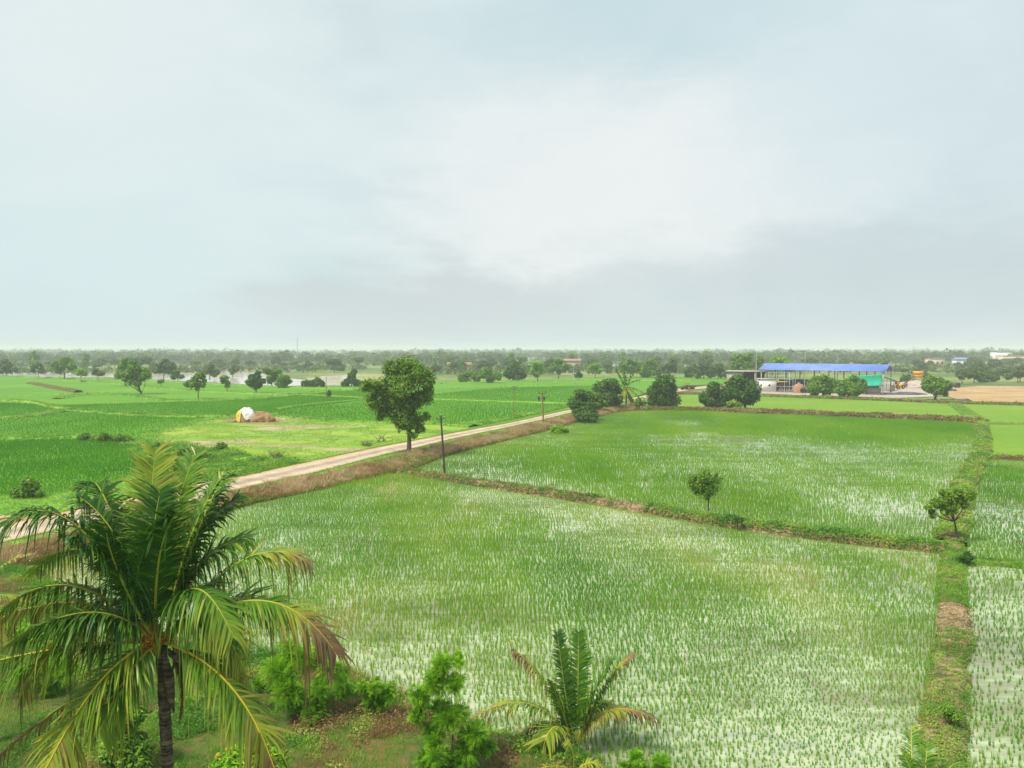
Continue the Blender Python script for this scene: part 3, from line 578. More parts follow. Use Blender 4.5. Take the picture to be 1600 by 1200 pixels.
# ---------------------------------------------------------------- rice seedlings
def seedlings(poly, dx, dy, h, per, wd, seed, thr, name, label, mat='rice', rot=0.03, lean=.17, z=0, tl=(.1, .9), ns=.07, inset=0):
    r = np.random.default_rng(seed); P = np.array(poly)[:, :2]; lo, hi = P.min(0) - 5, P.max(0) + 5
    lo[1] = max(lo[1], 20)
    X, Y = np.meshgrid(np.arange(lo[0], hi[0], dx), np.arange(lo[1], hi[1], dy)); p = np.column_stack([X.ravel(), Y.ravel()])
    c0 = (lo + hi) / 2; cs, sn = math.cos(rot), math.sin(rot); d = p - c0; p = np.column_stack([d[:, 0] * cs - d[:, 1] * sn, d[:, 0] * sn + d[:, 1] * cs]) + c0
    p[:, 0] += r.normal(0, dx * .25, len(p)) + (fbm(p, .09, seed) - .5) * 2.0; p[:, 1] += r.uniform(-.7, .7, len(p)) * dy
    p = p[(np.abs(p[:, 0]) < p[:, 1] * .86 + 5) & (p[:, 1] > 21)]
    p = p[inpoly(p, P)]
    pn = p * [1, .55]
    dens = .45 * fbm(pn * [.6, 1.3], ns, seed + 3, 4) + .30 * fbm(pn * [1, .8], ns * 5, seed + 4, 3) + .25 * fbm(p * [3.2, .42], .9, seed + 6, 2) + (r.uniform(0, 1, len(p)) - .5) * .36
    p = p[dens > thr]; vig = fbm(p * [1, .55], ns * 1.3, seed + 9, 4)
    mb = MB(); hh = h * (.45 + .95 * np.clip(vig * 1.6 - .3, 0, 1)) * r.uniform(.65, 1.2, len(p))
    tn = np.clip(tl[0] + (tl[1] - tl[0]) * fbm(p * [1, .4], ns * 1.6, seed + 5) * 1.5 - .1 + r.uniform(-.15, .15, len(p)), 0, 1)
    blades(mb, p, z - .01, hh, wd, lean, tn, per, .012 + dx * .08, r)
    tag(mb.build(name, M[mat]), label, 'rice', None, 'stuff'); return len(p)
c1 = seedlings(PA, .23, .15, .40, 8, .022, 101, .38, 'rice_seedlings', 'thin green rice seedlings in the flooded near paddy')
c2 = seedlings(PB, .27, .20, .42, 6, .036, 202, .35, 'rice_seedlings', 'green rice seedlings in the flooded middle paddy', tl=(.22, .76), ns=.05)
c3 = seedlings(PC, .25, .19, .46, 9, .026, 303, .42, 'rice_seedlings', 'sparse rice seedlings in the flooded paddy at the lower right', tl=(.05, .7))
c4 = seedlings(PD, .26, .20, .42, 7, .036, 404, .31, 'rice_seedlings', 'rice seedlings in the paddy right of the ridge tree', tl=(.1, .7))
LN = px([(-260, 694), (0, 690), (120, 688), (200, 696), (255, 712), (215, 742), (150, 763), (60, 776), (0, 776), (-260, 782)])
c5 = seedlings(LN, .3, .3, .4, 5, .07, 505, .2, 'dense_rice', 'dense bright green rice in the left field', 'riceb', z=.16, tl=(.1, .9), lean=.4)
LA = px([(-330, 688), (0, 684), (200, 687), (262, 668), (330, 652), (430, 647), (445, 642), (540, 630), (640, 618), (640, 607), (520, 613), (400, 625), (250, 630), (100, 634), (-260, 622)])
seedlings(LA, .5, .5, .42, 5, .12, 606, .25, 'dense_rice', 'bright green rice in the middle left fields', 'riceb', z=.14, tl=(.25, 1), lean=.4, ns=.03)
LB = px([(432, 650), (560, 658), (700, 664), (760, 658), (880, 636), (960, 620), (960, 603), (800, 606), (640, 620), (540, 631), (440, 642)])
seedlings(LB, .7, .7, .42, 4, .16, 707, .25, 'dense_rice', 'bright green rice in the fields behind the dirt road', 'riceb', z=.14, tl=(.1, .9), lean=.4, ns=.02)
print('hills', c1, c2, c3, c4, c5)

exec_later = []
# ---------------------------------------------------------------- trees
def crown_mesh(lobes, n, size, seed, gap=.42, flat=.5, nm='crown', mat=None, shell=.72, gs=1.0, elong=1.7, fuzz=.09):
    """lobes: (x, y, z, rx, ry, rz); n leaf clumps spread through the lobes, thinned where a noise is low"""
    r = np.random.default_rng(seed); lb = np.array(lobes, float); wt = (lb[:, 3] * lb[:, 4] * lb[:, 5]) ** .72; wt /= wt.sum()
    k = r.choice(len(lb), n, p=wt); d = r.normal(size=(n, 3)); d /= np.linalg.norm(d, axis=1)[:, None]
    rad = shell + (1 - shell) * r.uniform(-1, 1.1, n) + np.abs(r.normal(0, fuzz, n)); rad = np.where(r.uniform(size=n) < .22, r.uniform(.15, .8, n), rad)
    p = lb[k, :3] + d * lb[k, 3:] * rad[:, None]
    sc0 = lb[:, 3:].mean()
    kp = fbm(p, gs * 1.6 / sc0, seed + 1, 3) > gap - .12 * r.uniform(size=n); p, d = p[kp], d[kp]; n = len(p)
    nr = d * .7 + [0, 0, flat] + r.normal(0, .45, (n, 3)); nr /= np.linalg.norm(nr, axis=1)[:, None]
    a = np.cross(nr, r.normal(size=(n, 3))); a /= np.linalg.norm(a, axis=1)[:, None]; b = np.cross(nr, a)
    s = size * r.uniform(.55, 1.25, n)[:, None]; a *= s * elong * .5; b *= s * .5
    dr = np.array([0, 0, -1]) * s * .25
    V = np.stack([p - a, p - b * .9, p + a + dr, p + b * .9], 1).reshape(-1, 3)
    tn = np.clip(.25 + .55 * fbm(p, 2.2 / sc0, seed + 2, 2) + r.uniform(-.22, .22, n) + (r.uniform(size=n) < .05) * .3, 0, 1)
    m_ = MB(); m_.add(V, np.arange(4 * n).reshape(-1, 4), np.repeat(tn, 4)); return m_.mesh(nm, mat)
def trunk_mb(lobes, r0, seed, fork=None, lean=(0, 0), z0=-.3, nb=None):
    rr = random.Random(seed); mb = MB(); zt = fork if fork else min(l[2] for l in lobes)
    top = np.array([lean[0], lean[1], zt]); pts = [np.array([0, 0, z0]), np.array([lean[0] * .2 + rr.uniform(-1, 1) * r0 * .4, lean[1] * .2, zt * .33]), np.array([lean[0] * .6 + rr.uniform(-1, 1) * r0 * .5, lean[1] * .6, zt * .7]), top]
    mb.tube(pts, [r0 * 1.35, r0, r0 * .85, r0 * .7], 9)
    for i, l in enumerate(lobes if nb is None else lobes[:nb]):
        e = np.array(l[:3]); mid = top * .5 + e * .5 + np.array([rr.uniform(-.2, .2), rr.uniform(-.2, .2), -.08]) * np.linalg.norm(e - top)
        mb.tube([top - [0, 0, .1 * zt], mid, e, e + (e - mid) * .35], [r0 * .55, r0 * .34, r0 * .17, r0 * .05], 6)
        for k in range(3):
            q = e + np.array([rr.uniform(-.8, .8) * l[3], rr.uniform(-.8, .8) * l[4], rr.uniform(-.2, .8) * l[5]]); mb.tube([mid * .4 + e * .6, q], [r0 * .14, r0 * .04], 4)
    return mb
def split_lobes(lobes, k, f, seed):
    r = random.Random(seed); o = []
    for l in lobes:
        for _ in range(k):
            while True:
                d = [r.uniform(-1, 1) for _ in range(3)]
                if sum(q * q for q in d) < 1: break
            g_s = f * r.uniform(.6, 1.25); o.append((l[0] + d[0] * l[3] * .8, l[1] + d[1] * l[4] * .8, l[2] + d[2] * l[5] * .8, l[3] * g_s, l[4] * g_s, l[5] * g_s * .85))
    return o
def tree(name, label, base, lobes, r0, n, size, mat, seed, cat='tree', group=None, gap=.42, fork=None, lean=(0, 0), shell=.72, nb=None, flat=.5, gs=1.0, fuzz=.09, elong=1.7):
    t = thing(name, base, label, cat, group)
    o = bpy.data.objects.new('crown', crown_mesh(split_lobes(lobes, 8, .58, seed), int(n * 1.6), size * .82, seed, gap - .03, flat, 'crown', mat, shell, gs, elong, fuzz)); COL.objects.link(o); o.parent = t
    trunk_mb(lobes, r0, seed, fork, lean, nb=nb).build('trunk', M['bark'], t, True); return t
def lob(bx, by, items, dscale):
    """crown lobes given as (px, py, radius px[, depth m]) beside a base pixel -> metres"""
    o = []
    for it in items:
        x, y, r = it[:3]; dy = it[3] if len(it) > 3 else 0
        o.append(((x - bx) / dscale, dy, (by - y) / dscale, r / dscale, r / dscale, r / dscale * (it[4] if len(it) > 4 else .95)))
    return o
def S(by, z=0): return F / G(800, by, z)[1]       # pixels per metre at that ground row

# the tall roadside tree
b = G(639, 707, .6); s = F / b[1]
lb = lob(639, 707, [(634, 581, 26), (605, 597, 23, 1), (658, 594, 20, -.5), (628, 606, 32, -1), (592, 622, 18), (617, 637, 27, .8), (654, 628, 21, 1), (583, 600, 16, -1), (640, 655, 18), (597, 645, 12), (656, 668, 10), (646, 676, 9, -.6), (624, 668, 8), (670, 610, 12), (664, 652, 8), (612, 574, 14), (652, 574, 12), (628, 620, 26, .5), (640, 640, 20, .5), (596, 610, 20), (630, 592, 26)], s)
tree('roadside_tree', 'tall leafy tree with drooping irregular crown beside the dirt road', b, lb, .3, 21000, .30, M['bigleaf'], 5, gap=.40, fuzz=.14, fork=4.2, nb=9, shell=.7)
# mango row and its neighbours
def mango(x, by, items, label, mat='mango', n=5200, size=.5, gap=.30, r0=.3, seed=1, fork=None, grp=None, z=0.0, name='mango_tree', shell=.85):
    b = G(x, by, z); s = F / b[1]; return tree(name, label, b, lob(x, by, items, s), r0, n, size, M[mat], seed, gap=gap, fork=fork, nb=3, group=grp, shell=shell, flat=.6)
RW = 'dark rounded trees along the far bund'
mango(911, 657, [(911, 627, 18), (907, 637, 16, -1), (918, 642, 15), (904, 620, 12)], 'small dark round tree at the left end of the bund row', seed=11, n=3800, fork=1.5, grp=RW, size=.42)
mango(922, 661, [(913, 648, 12), (925, 650, 10, -.5)], 'low dark shrub at the foot of the small round tree by the road', n=1800, seed=12, size=.4, fork=.7, name='shrub', grp=RW)
mango(949, 641, [(950, 612, 22), (940, 617, 19, -1.5), (957, 624, 16, 1), (950, 601, 13), (944, 629, 12), (960, 608, 12)], 'large dark dome tree just left of the roadside coconut palm', seed=13, n=7500, fork=1.8, grp=RW)
mango(936, 646, [(935, 622, 10), (932, 632, 9), (941, 630, 8)], 'small olive green tree in front of the large dark dome', 'bigleaf', 2000, .4, seed=14, fork=1.4)
mango(1034, 640, [(1034, 607, 21), (1023, 613, 18, -1), (1046, 613, 18, 1), (1034, 624, 20), (1034, 598, 13), (1022, 625, 12), (1047, 626, 11)], 'dense dark oblong tree right of the coconut palm', seed=15, n=8500, fork=1.5, grp=RW)
mango(1000, 640, [(998, 629, 8), (1006, 633, 6)], 'small brownish shrub in the gap right of the roadside palm', 'bigleaf', 1200, .4, seed=19, fork=.6, name='shrub')
mango(1118, 641, [(1117, 616, 19), (1106, 619, 14), (1128, 620, 12), (1116, 606, 10), (1118, 627, 12)], 'dark round tree with paler tree touching its right side', seed=16, n=5600, fork=1.4, grp=RW)
mango(1164, 641, [(1157, 608, 22), (1146, 606, 16, -.5), (1170, 614, 17), (1160, 598, 12), (1166, 623, 12), (1140, 617, 9)], 'mid green round tree with visible bare trunk on the far bund', 'mango', 7000, .5, seed=17, fork=2.4, grp=RW)
mango(1146, 643, [(1141, 634, 7), (1149, 636, 6), (1154, 631, 5)], 'low leafy shrub between the two right bund trees', 'leaf', 1200, .4, seed=18, fork=.5, name='shrub')
YT = 'round trees in front of the plant yard'
mango(1286, 621, [(1285, 596, 15), (1275, 602, 13), (1296, 601, 13), (1287, 605, 13, -1), (1271, 611, 7)], 'bright green round tree standing left of its twin before the blue shed', 'leaf', 4600, .6, seed=21, fork=2, grp=YT, gap=.34)
mango(1329, 623, [(1328, 598, 14), (1317, 604, 13), (1338, 604, 13), (1328, 609, 14, -1), (1316, 613, 7), (1340, 611, 7)], 'bushy round tree standing just left of the green net', 'leaf', 4800, .6, seed=22, fork=1.4, grp=YT, gap=.34)
mango(1461, 624, [(1463, 598, 14), (1452, 602, 13), (1474, 603, 13), (1463, 607, 12, -1), (1456, 592, 8), (1475, 612, 6)], 'bright round tree at the corner of the orange soil field', 'leaf', 4400, .6, seed=23, fork=2.2, grp=YT, gap=.38)
# small trees on the near bunds
b = G(1107, 806, .3); s = F / b[1]
tree('young_tree', 'small thin tree with rounded crown on the middle bund', b, lob(1107, 803, [(1100, 745, 15), (1086, 757, 13), (1114, 752, 13), (1099, 762, 14, -.3), (1120, 742, 8), (1084, 742, 9), (1108, 768, 8)], s), .07, 4200, .15, M['leaf'], 31, gap=.50, fork=1.5, shell=.55, nb=7, fuzz=.24)
b = G(1496, 842, .35); s = F / b[1]
tree('young_tree', 'small windswept tree leaning left on the right bund', b, lob(1496, 840, [(1484, 774, 13), (1465, 782, 12), (1504, 778, 12), (1474, 768, 9), (1482, 790, 11, -.3), (1456, 800, 8), (1514, 772, 8), (1450, 790, 6), (1496, 768, 8)], s), .08, 4400, .15, M['bigleaf'], 32, gap=.49, fork=1.5, lean=(-.3, 0), shell=.55, nb=8, fuzz=.24)
# trees in the left fields
def ft(x, by, items, label, mat='leaf', n=1700, size=.7, seed=1, r0=.22, fork=2.5, gap=.4, nb=3, lean=(0, 0), grp=None, name='field_tree', z=0.1, shell=.7):
    b = G(x, by, z); s = F / b[1]; return tree(name, label, b, lob(x, by, items, s), r0, n, size, M[mat], seed, gap=gap, fork=fork, nb=nb, lean=lean, group=grp, shell=shell, cat='tree')
t = ft(221, 616, [(206, 577, 11), (218, 583, 12), (228, 587, 9), (204, 590, 9), (214, 594, 9), (197, 584, 7), (208, 569, 7)], 'forked tree with two slanting trunks standing in the left rice field', 'leaf', 4200, .6, 41, .3, .5, nb=6, gap=.36)
ft(196, 603, [(193, 574, 9), (189, 584, 8), (195, 563, 6), (197, 590, 6)], 'tall dark tree directly behind the forked tree', 'leaf', 2400, .8, 42, fork=2)
ft(310, 623, [(310, 589, 8), (304, 597, 7), (317, 598, 7), (310, 604, 6), (318, 586, 5)], 'thin upright tree in the middle of the left fields', 'leaf', 1500, .6, 43, .14, 3.2, gap=.46)
ft(299, 611, [(298, 600, 7), (293, 602, 5), (302, 597, 5)], 'short bushy tree left of the thin upright tree', 'bigleaf', 900, .7, 44, fork=1.2)
ft(355, 611, [(352, 592, 6), (348, 596, 5), (355, 600, 5)], 'slim small tree right of the thin upright tree', 'leaf', 700, .7, 45, .12, 2)
ft(400, 614, [(399, 590, 8), (393, 597, 7), (407, 597, 7), (400, 601, 7), (403, 584, 5)], 'compact dark tree at the edge of the flood water', 'mango', 2200, .7, 46, .2, 1.8, gap=.3)
ft(256, 593, [(256, 571, 10), (246, 577, 8), (266, 578, 8), (257, 564, 6), (270, 571, 6)], 'broad spreading tree beside the flood water behind the forked tree', 'dull', 2200, 1.0, 47)
ft(278, 595, [(276, 584, 6), (282, 588, 5), (270, 589, 4)], 'dark bushy tree in the flood water right of the broad tree', 'mango', 1100, .9, 48, fork=1.5, gap=.3)
ft(252, 604, [(252, 595, 4), (249, 597, 3)], 'tiny thin sapling in the left field', 'leaf', 300, .6, 49, .08, 1.5)
ft(101, 592, [(100, 568, 11), (88, 572, 8), (112, 573, 8), (103, 562, 7), (92, 580, 5)], 'wide flat-topped tree with bare lower branches at the left water', 'leaf', 2600, 1.0, 50, .3, 2.5)
ft(127, 597, [(126, 580, 6), (120, 583, 5), (132, 583, 4)], 'small pale green tree right of the wide flat-topped tree', 'bright', 900, .9, 51, .15, 2.5)
ft(10, 587, [(10, 573, 11), (0, 576, 8), (20, 577, 7), (10, 566, 7)], 'broad hazy tree at the left edge of the photo', 'dull', 1900, 1.1, 52)
ft(60, 591, [(58, 572, 6), (66, 576, 6), (52, 578, 4)], 'slender crooked tree left of the wide flat-topped tree', 'dull', 1000, 1.0, 53, .12, 4)
ft(153, 594, [(150, 582, 6), (157, 584, 5)], 'low dark tree standing at the water edge', 'dull', 800, .9, 54, .15, 2)
ft(328, 592, [(327, 578, 9), (317, 581, 7), (337, 582, 7), (328, 573, 6)], 'round dark tree above the flood water behind the upright tree', 'dull', 1700, 1.0, 55)
ft(363, 588, [(363, 578, 7), (369, 574, 5)], 'small round tree standing in open flood water', 'dull', 900, 1.0, 56)
ft(425, 603, [(424, 590, 9), (418, 580, 7), (432, 583, 7)], 'brownish thin tree at the right end of the flood water', 'bigleaf', 1400, .8, 57)
ft(443, 606, [(443, 592, 9), (437, 598, 8), (450, 597, 7)], 'bright green bushy tree right of the brownish tree', 'leaf', 1900, .8, 58, fork=1.5)
ft(487, 605, [(480, 600, 8), (495, 597, 8), (503, 600, 6), (488, 602, 7)], 'low dark mound shaped bush behind the thin rusty field pole', 'mango', 1700, .9, 59, fork=.8, gap=.25)
ft(549, 604, [(549, 590, 8), (541, 598, 7), (558, 596, 7), (552, 582, 6)], 'dark upright tree left of the tall roadside tree', 'mango', 1900, .9, 60, fork=1.2)
ft(735, 597, [(730, 587, 9), (742, 589, 8), (722, 590, 7)], 'low bush left end of the hedge behind the fields', 'leaf', 1800, .9, 61, fork=.8)
ft(764, 598, [(762, 583, 11), (775, 586, 10), (752, 588, 8), (768, 590, 9)], 'broad bushy green tree in the hedge behind the fields', 'leaf', 3000, .9, 62, fork=1, gap=.3)
ft(806, 596, [(803, 576, 11), (815, 580, 10), (795, 582, 9), (806, 586, 9), (806, 567, 7)], 'large dark tree in the hedge behind the fields', 'mango', 3200, .9, 63, fork=1.2, gap=.3)
ft(840, 596, [(839, 570, 8), (833, 577, 7), (845, 578, 6), (839, 582, 7)], 'bright green upright tree right of the large dark hedge tree', 'bright', 1700, .8, 64, fork=2.6)
ft(873, 591, [(873, 568, 10), (864, 572, 8), (883, 573, 8), (873, 576, 10)], 'rounded mid green tree beyond the rice field', 'leaf', 2600, 1.0, 65, fork=1.5, gap=.34)
ft(904, 594, [(904, 583, 4), (900, 586, 3.5), (907, 587, 3.5)], 'small dark sapling standing alone at the far field edge', 'mango', 500, .8, 66, .12, 2)
ft(930, 590, [(930, 571, 7), (925, 576, 6), (935, 577, 6)], 'light yellow green tree beyond the rice field', 'bright', 1500, .9, 67, fork=2)
ft(985, 590, [(984, 568, 10), (975, 573, 8), (990, 576, 8)], 'tall leaning tree behind the roadside coconut palm', 'leaf', 2000, 1.0, 68)
ft(1013, 590, [(1012, 573, 12), (1000, 577, 9), (1025, 577, 9), (1012, 579, 12)], 'wide olive domed tree above the dense oblong tree', 'bigleaf', 3200, 1.0, 69, fork=1.5, gap=.32)
ft(1048, 590, [(1047, 567, 9), (1040, 574, 8), (1055, 574, 8)], 'dark green tree right of the wide olive dome', 'dull', 1900, 1.0, 70)
ft(1075, 590, [(1075, 580, 9), (1083, 576, 8)], 'bushy tree behind the parked tractor', 'dull', 1700, 1.0, 71)
ft(1100, 592, [(1098, 577, 9), (1108, 580, 8), (1092, 583, 7)], 'round bushy tree above the dark bund tree', 'dull', 1900, 1.0, 72)
ft(1122, 592, [(1122, 578, 9), (1130, 582, 8), (1114, 583, 7)], 'dark bushy tree left of the tall tree by the shed', 'mango', 1900, 1.0, 73, gap=.3)
ft(1160, 594, [(1157, 556, 10), (1168, 560, 9), (1148, 564, 9), (1160, 570, 11), (1150, 578, 9), (1172, 568, 7), (1160, 584, 9)], 'tall pale green tree rising above the shed left end', 'leaf', 4600, .9, 74, .35, 3, nb=5, gap=.34)
ft(1145, 594, [(1142, 578, 10), (1138, 585, 8), (1150, 586, 8)], 'dark broad tree left of the tall pale green tree', 'mango', 2400, 1.0, 75, gap=.3)
ft(1215, 590, [(1215, 562, 8), (1207, 566, 6), (1224, 565, 6)], 'bright tree top showing just above the blue roof', 'bright', 1500, 1.0, 76)
ft(1417, 600, [(1417, 590, 6), (1412, 593, 5), (1423, 594, 4)], 'small dark tree behind the yellow loader', 'mango', 1200, .9, 77, fork=1)

# scattered woodland: individual trees copied from a few of each kind
def proto(name, kind, seed, n, size):
    r = random.Random(seed)
    if kind == 'round': lb = [(r.uniform(-1.6, 1.6), r.uniform(-1.6, 1.6), 4 + r.uniform(-.6, 1.8), 2.3, 2.3, 1.9) for _ in range(6)]; mt = 'dull'
    elif kind == 'flat': lb = [(r.uniform(-2.8, 2.8), r.uniform(-2.5, 2.5), 5 + r.uniform(-.5, .9), 2.2, 2.2, 1.1) for _ in range(7)]; mt = 'dull'
    elif kind == 'tall': lb = [(r.uniform(-1.3, 1.3), r.uniform(-1.3, 1.3), 3 + 1.1 * i, 1.9 - .1 * i, 1.9, 1.5) for i in range(6)]; mt = 'leaf'
    else: lb = [(r.uniform(-2.2, 2.2), r.uniform(-2, 2), 1.7 + r.uniform(-.4, 1.2), 1.7, 1.7, 1.4) for _ in range(6)]; mt = 'mango'
    return tree(name, '', (0, 0, 0), lb, .22, n, size, M[mt], seed, gap=.40, fork=1.6 if kind != 'bush' else .6, nb=3)
protos = {}
for i, (k, nm) in enumerate((('round', 'round_tree'), ('flat', 'spreading_tree'), ('tall', 'tall_tree'), ('bush', 'bushy_tree'))):
    protos[k] = [proto(nm, k, 300 + 10 * i + j, 1300, .85) for j in range(2)]
used = set(); rr = random.Random(99)
TXT = {'round': 'rounded', 'flat': 'flat spreading', 'tall': 'tall narrow', 'bush': 'low bushy'}
def plant(x, dist, kind, sc, where, grp):
    j = rr.randrange(2); p = protos[kind][j]; loc = (x * dist / F, dist, -.15); sz = (sc * rr.uniform(.85, 1.15),) * 2 + (sc * rr.uniform(.85, 1.2),); rz = rr.uniform(0, 6.28)
    if (kind, j) in used: o = copy_thing(p, loc, rz, sz)
    else: used.add((kind, j)); o = p; o.location = loc; o.rotation_euler = (0, 0, rz); o.scale = sz
    o['label'] = f'{TXT[kind]} {where}'; o['group'] = grp + ', ' + TXT[kind] + ' kind'; o['category'] = 'tree'
for i in range(66):       # left of the tall tree: flooded scrub
    d = rr.uniform(500, 1000); plant(rr.uniform(-830, -190), d, rr.choice(['round', 'flat', 'flat', 'tall', 'bush']), rr.uniform(.8, 1.35), 'hazy tree in the scattered woods around the flooded land at left', 'woods around the flooded land')
for i in range(78):       # centre
    d = rr.uniform(470, 950); plant(rr.uniform(-190, 370), d, rr.choice(['round', 'round', 'flat', 'tall', 'bush']), rr.uniform(.9, 1.4), 'tree in the woods beyond the middle rice fields', 'woods beyond the middle fields')
for i in range(34):       # behind the shed
    d = rr.uniform(420, 900); plant(rr.uniform(370, 590), d, rr.choice(['round', 'flat', 'tall']), rr.uniform(.9, 1.35), 'tree in the woods behind the blue roofed shed', 'woods behind the shed')
for i in range(62):       # right, behind the orange soil
    d = rr.uniform(345, 900); x = rr.uniform(610 + (rr.random() < .5) * 100, 850); plant(x, d, rr.choice(['round', 'flat', 'bush', 'bush']), rr.uniform(.8, 1.3) * (.8 if d < 450 else 1), 'tree in the scrub woods beyond the orange soil field', 'woods beyond the orange soil')
for i in range(8):
    d = rr.uniform(330, 360); plant(rr.uniform(690, 850), d, rr.choice(['round', 'bush']), rr.uniform(.85, 1.0), 'near tree directly behind the orange soil field', 'row behind the orange soil')

# distant woods reading as one mass
def far_wood(n, d0, d1, seed, q, hmin, hmax, name, label, mat):
    r = np.random.default_rng(seed); d = np.exp(r.uniform(np.log(d0), np.log(d1), n)); x = r.uniform(-.78, .78, n) * d
    kp = fbm(np.column_stack([x, d]), .006 if d0 > 800 else .014, seed) > (.44 if d0 < 1000 else .38); d, x = d[kp], x[kp]; n = len(d)
    h = r.uniform(hmin, hmax, n) * (1 + .25 * (fbm(np.column_stack([x, d]), .003, seed + 2) - .5) * 2); wd_ = h * r.uniform(.4, .7, n)
    k = np.repeat(np.arange(n), q); m = len(k); dd = r.normal(size=(m, 3)); dd /= np.linalg.norm(dd, axis=1)[:, None]
    lobe = r.normal(0, .35, (n * 4, 3)); lo_ = lobe[k * 4 + r.integers(0, 4, m)]
    p = np.column_stack([x[k] + (lo_[:, 0] + dd[:, 0] * .6) * wd_[k], d[k] + (lo_[:, 1] + dd[:, 1] * .6) * wd_[k], h[k] * (.58 + lo_[:, 2] * .25 + dd[:, 2] * .34)])
    p[:, 2] = np.maximum(p[:, 2], .1)
    nr = dd * .8 + [0, 0, .5] + r.normal(0, .4, (m, 3)); nr /= np.linalg.norm(nr, axis=1)[:, None]
    a = np.cross(nr, r.normal(size=(m, 3))); a /= np.linalg.norm(a, axis=1)[:, None]; b = np.cross(nr, a); s = (wd_[k] * r.uniform(.18, .36, m))[:, None]
    V = np.stack([p - a * s, p - b * s * .7, p + a * s, p + b * s * .7], 1).reshape(-1, 3)
    tn = np.clip(np.repeat(r.uniform(.1, .9, n)[k] + r.uniform(-.2, .2, m), 4), 0, 1)
    tag(MB().add(V, np.arange(4 * m).reshape(-1, 4), tn).build(name, M[mat]), label, 'woodland', None, 'stuff')
far_wood(2600, 850, 1900, 71, 100, 6, 14, 'distant_woodland', 'hazy woodland spread across the plain in the distance', 'dull')
far_wood(2600, 1900, 5600, 72, 60, 9, 19, 'horizon_woodland', 'pale blue grey line of woods along the horizon', 'dull')
far_wood(9500, 455, 1150, 73, 26, 1.2, 5.0, 'scrub', 'low green scrub growing between the far trees', 'dull')

# ---------------------------------------------------------------- coconut palms
def bez(P, t):
    P = [np.array(p, float) for p in P]; t = t[:, None]
    return (1 - t) ** 2 * P[0] + 2 * t * (1 - t) * P[1] + t ** 2 * P[2]
def frond(parent, mid, tip, ll, n=64, age_shade=.2, tipb=.3, droop=.7, w0=.042, rib=.3, r0=.035, seed=1, fwd=.55):
    """mid, tip: points the rib passes through / ends in, local metres"""
    r = np.random.default_rng(seed); mid, tip = np.array(mid, float), np.array(tip, float); ctl = mid * 2 - tip / 2
    base = np.array([ctl[0], ctl[1], 0]); base = base / (np.linalg.norm(base) + 1e-6) * .12
    t = np.linspace(0, 1, n); P = bez([base, ctl, tip], t); T = np.gradient(P, axis=0); T /= np.linalg.norm(T, axis=1)[:, None]
    rad = np.array([P[-1][0], P[-1][1], 0]); rad = rad / (np.linalg.norm(rad) + .3)
    ref = np.array([0, 0, 1.]) - rad * .75
    U = ref - (T @ ref)[:, None] * T; U /= np.linalg.norm(U, axis=1)[:, None]; Sd = np.cross(T, U)
    mb = MB(); k0 = int(n * .14); idx = np.arange(k0, n); tt = (idx - k0) / (n - k0 - 1)
    for sg in (-1, 1):
        ln = ll * (.55 + .45 * np.sin(np.clip(tt * 1.5 + .25, 0, 1.57))) * (1 - .62 * tt ** 2.2) * r.uniform(.68, 1.12, len(idx)) * np.where(r.uniform(size=len(idx)) < .05, .35, 1)
        f = fwd + .5 * tt[:, None] + r.normal(0, .08, (len(idx), 1)); D = T[idx] * f + sg * Sd[idx] * 1.0 + U[idx] * (.28 + r.normal(0, .12, (len(idx), 1))); D /= np.linalg.norm(D, axis=1)[:, None]
        Wd = T[idx] - (T[idx] * D).sum(1)[:, None] * D; Wd /= np.linalg.norm(Wd, axis=1)[:, None]
        rt = P[idx] + T[idx] * r.uniform(-.015, .015, (len(idx), 1)); rows = []; dr = droop * np.clip(r.normal(.95, .33, len(idx)) + .25 * np.sin(np.arange(len(idx)) * .35 + seed), .15, 2)
        brk = r.uniform(size=len(idx)) < .10
        dr = np.where(brk, dr * 2.2, dr)
        for s_, wv in ((0, .55), (.25, 1), (.5, .95), (.78, .6), (1, .06)):
            c_ = rt + D * (ln * s_ * (1 - .18 * dr * s_))[:, None] + np.array([0, 0, -1.]) * (ln * dr * .62 * s_ ** 1.9)[:, None]
            wv_ = (Wd + np.array([0, 0, .25]) * sg) * (w0 / 2 * wv); rows += [c_ - wv_, c_ + wv_]
        V = np.stack(rows, 1).reshape(-1, 3); q = np.arange(len(idx))[:, None] * 10
        Fq = np.concatenate([np.column_stack([q + 2 * i, q + 2 * i + 1, q + 2 * i + 3, q + 2 * i + 2]) for i in range(4)])
        tn = age_shade + tipb * np.clip((tt - .45) / .5, 0, 1) + r.uniform(-.07, .07, len(idx)) + (r.uniform(size=len(idx)) < .06) * .2
        tn = tn[:, None] + np.array([0, 0, 0, 0, .02, .02, .05, .05, .14, .14])[None] * (1 + 2 * tipb)
        mb.add(V, Fq, np.clip(tn, 0, 1).ravel())
    fo = mb.build('frond', M['frond'], parent)
    rb = MB(); kk = np.arange(0, n, 4); rb.tube([P[i] for i in kk], [r0 * (1.5 if i == 0 else 1) * (1 - .86 * t[i]) for i in kk], 6, rib); rb.build('rib', M['rachis'], fo, True)
    return fo
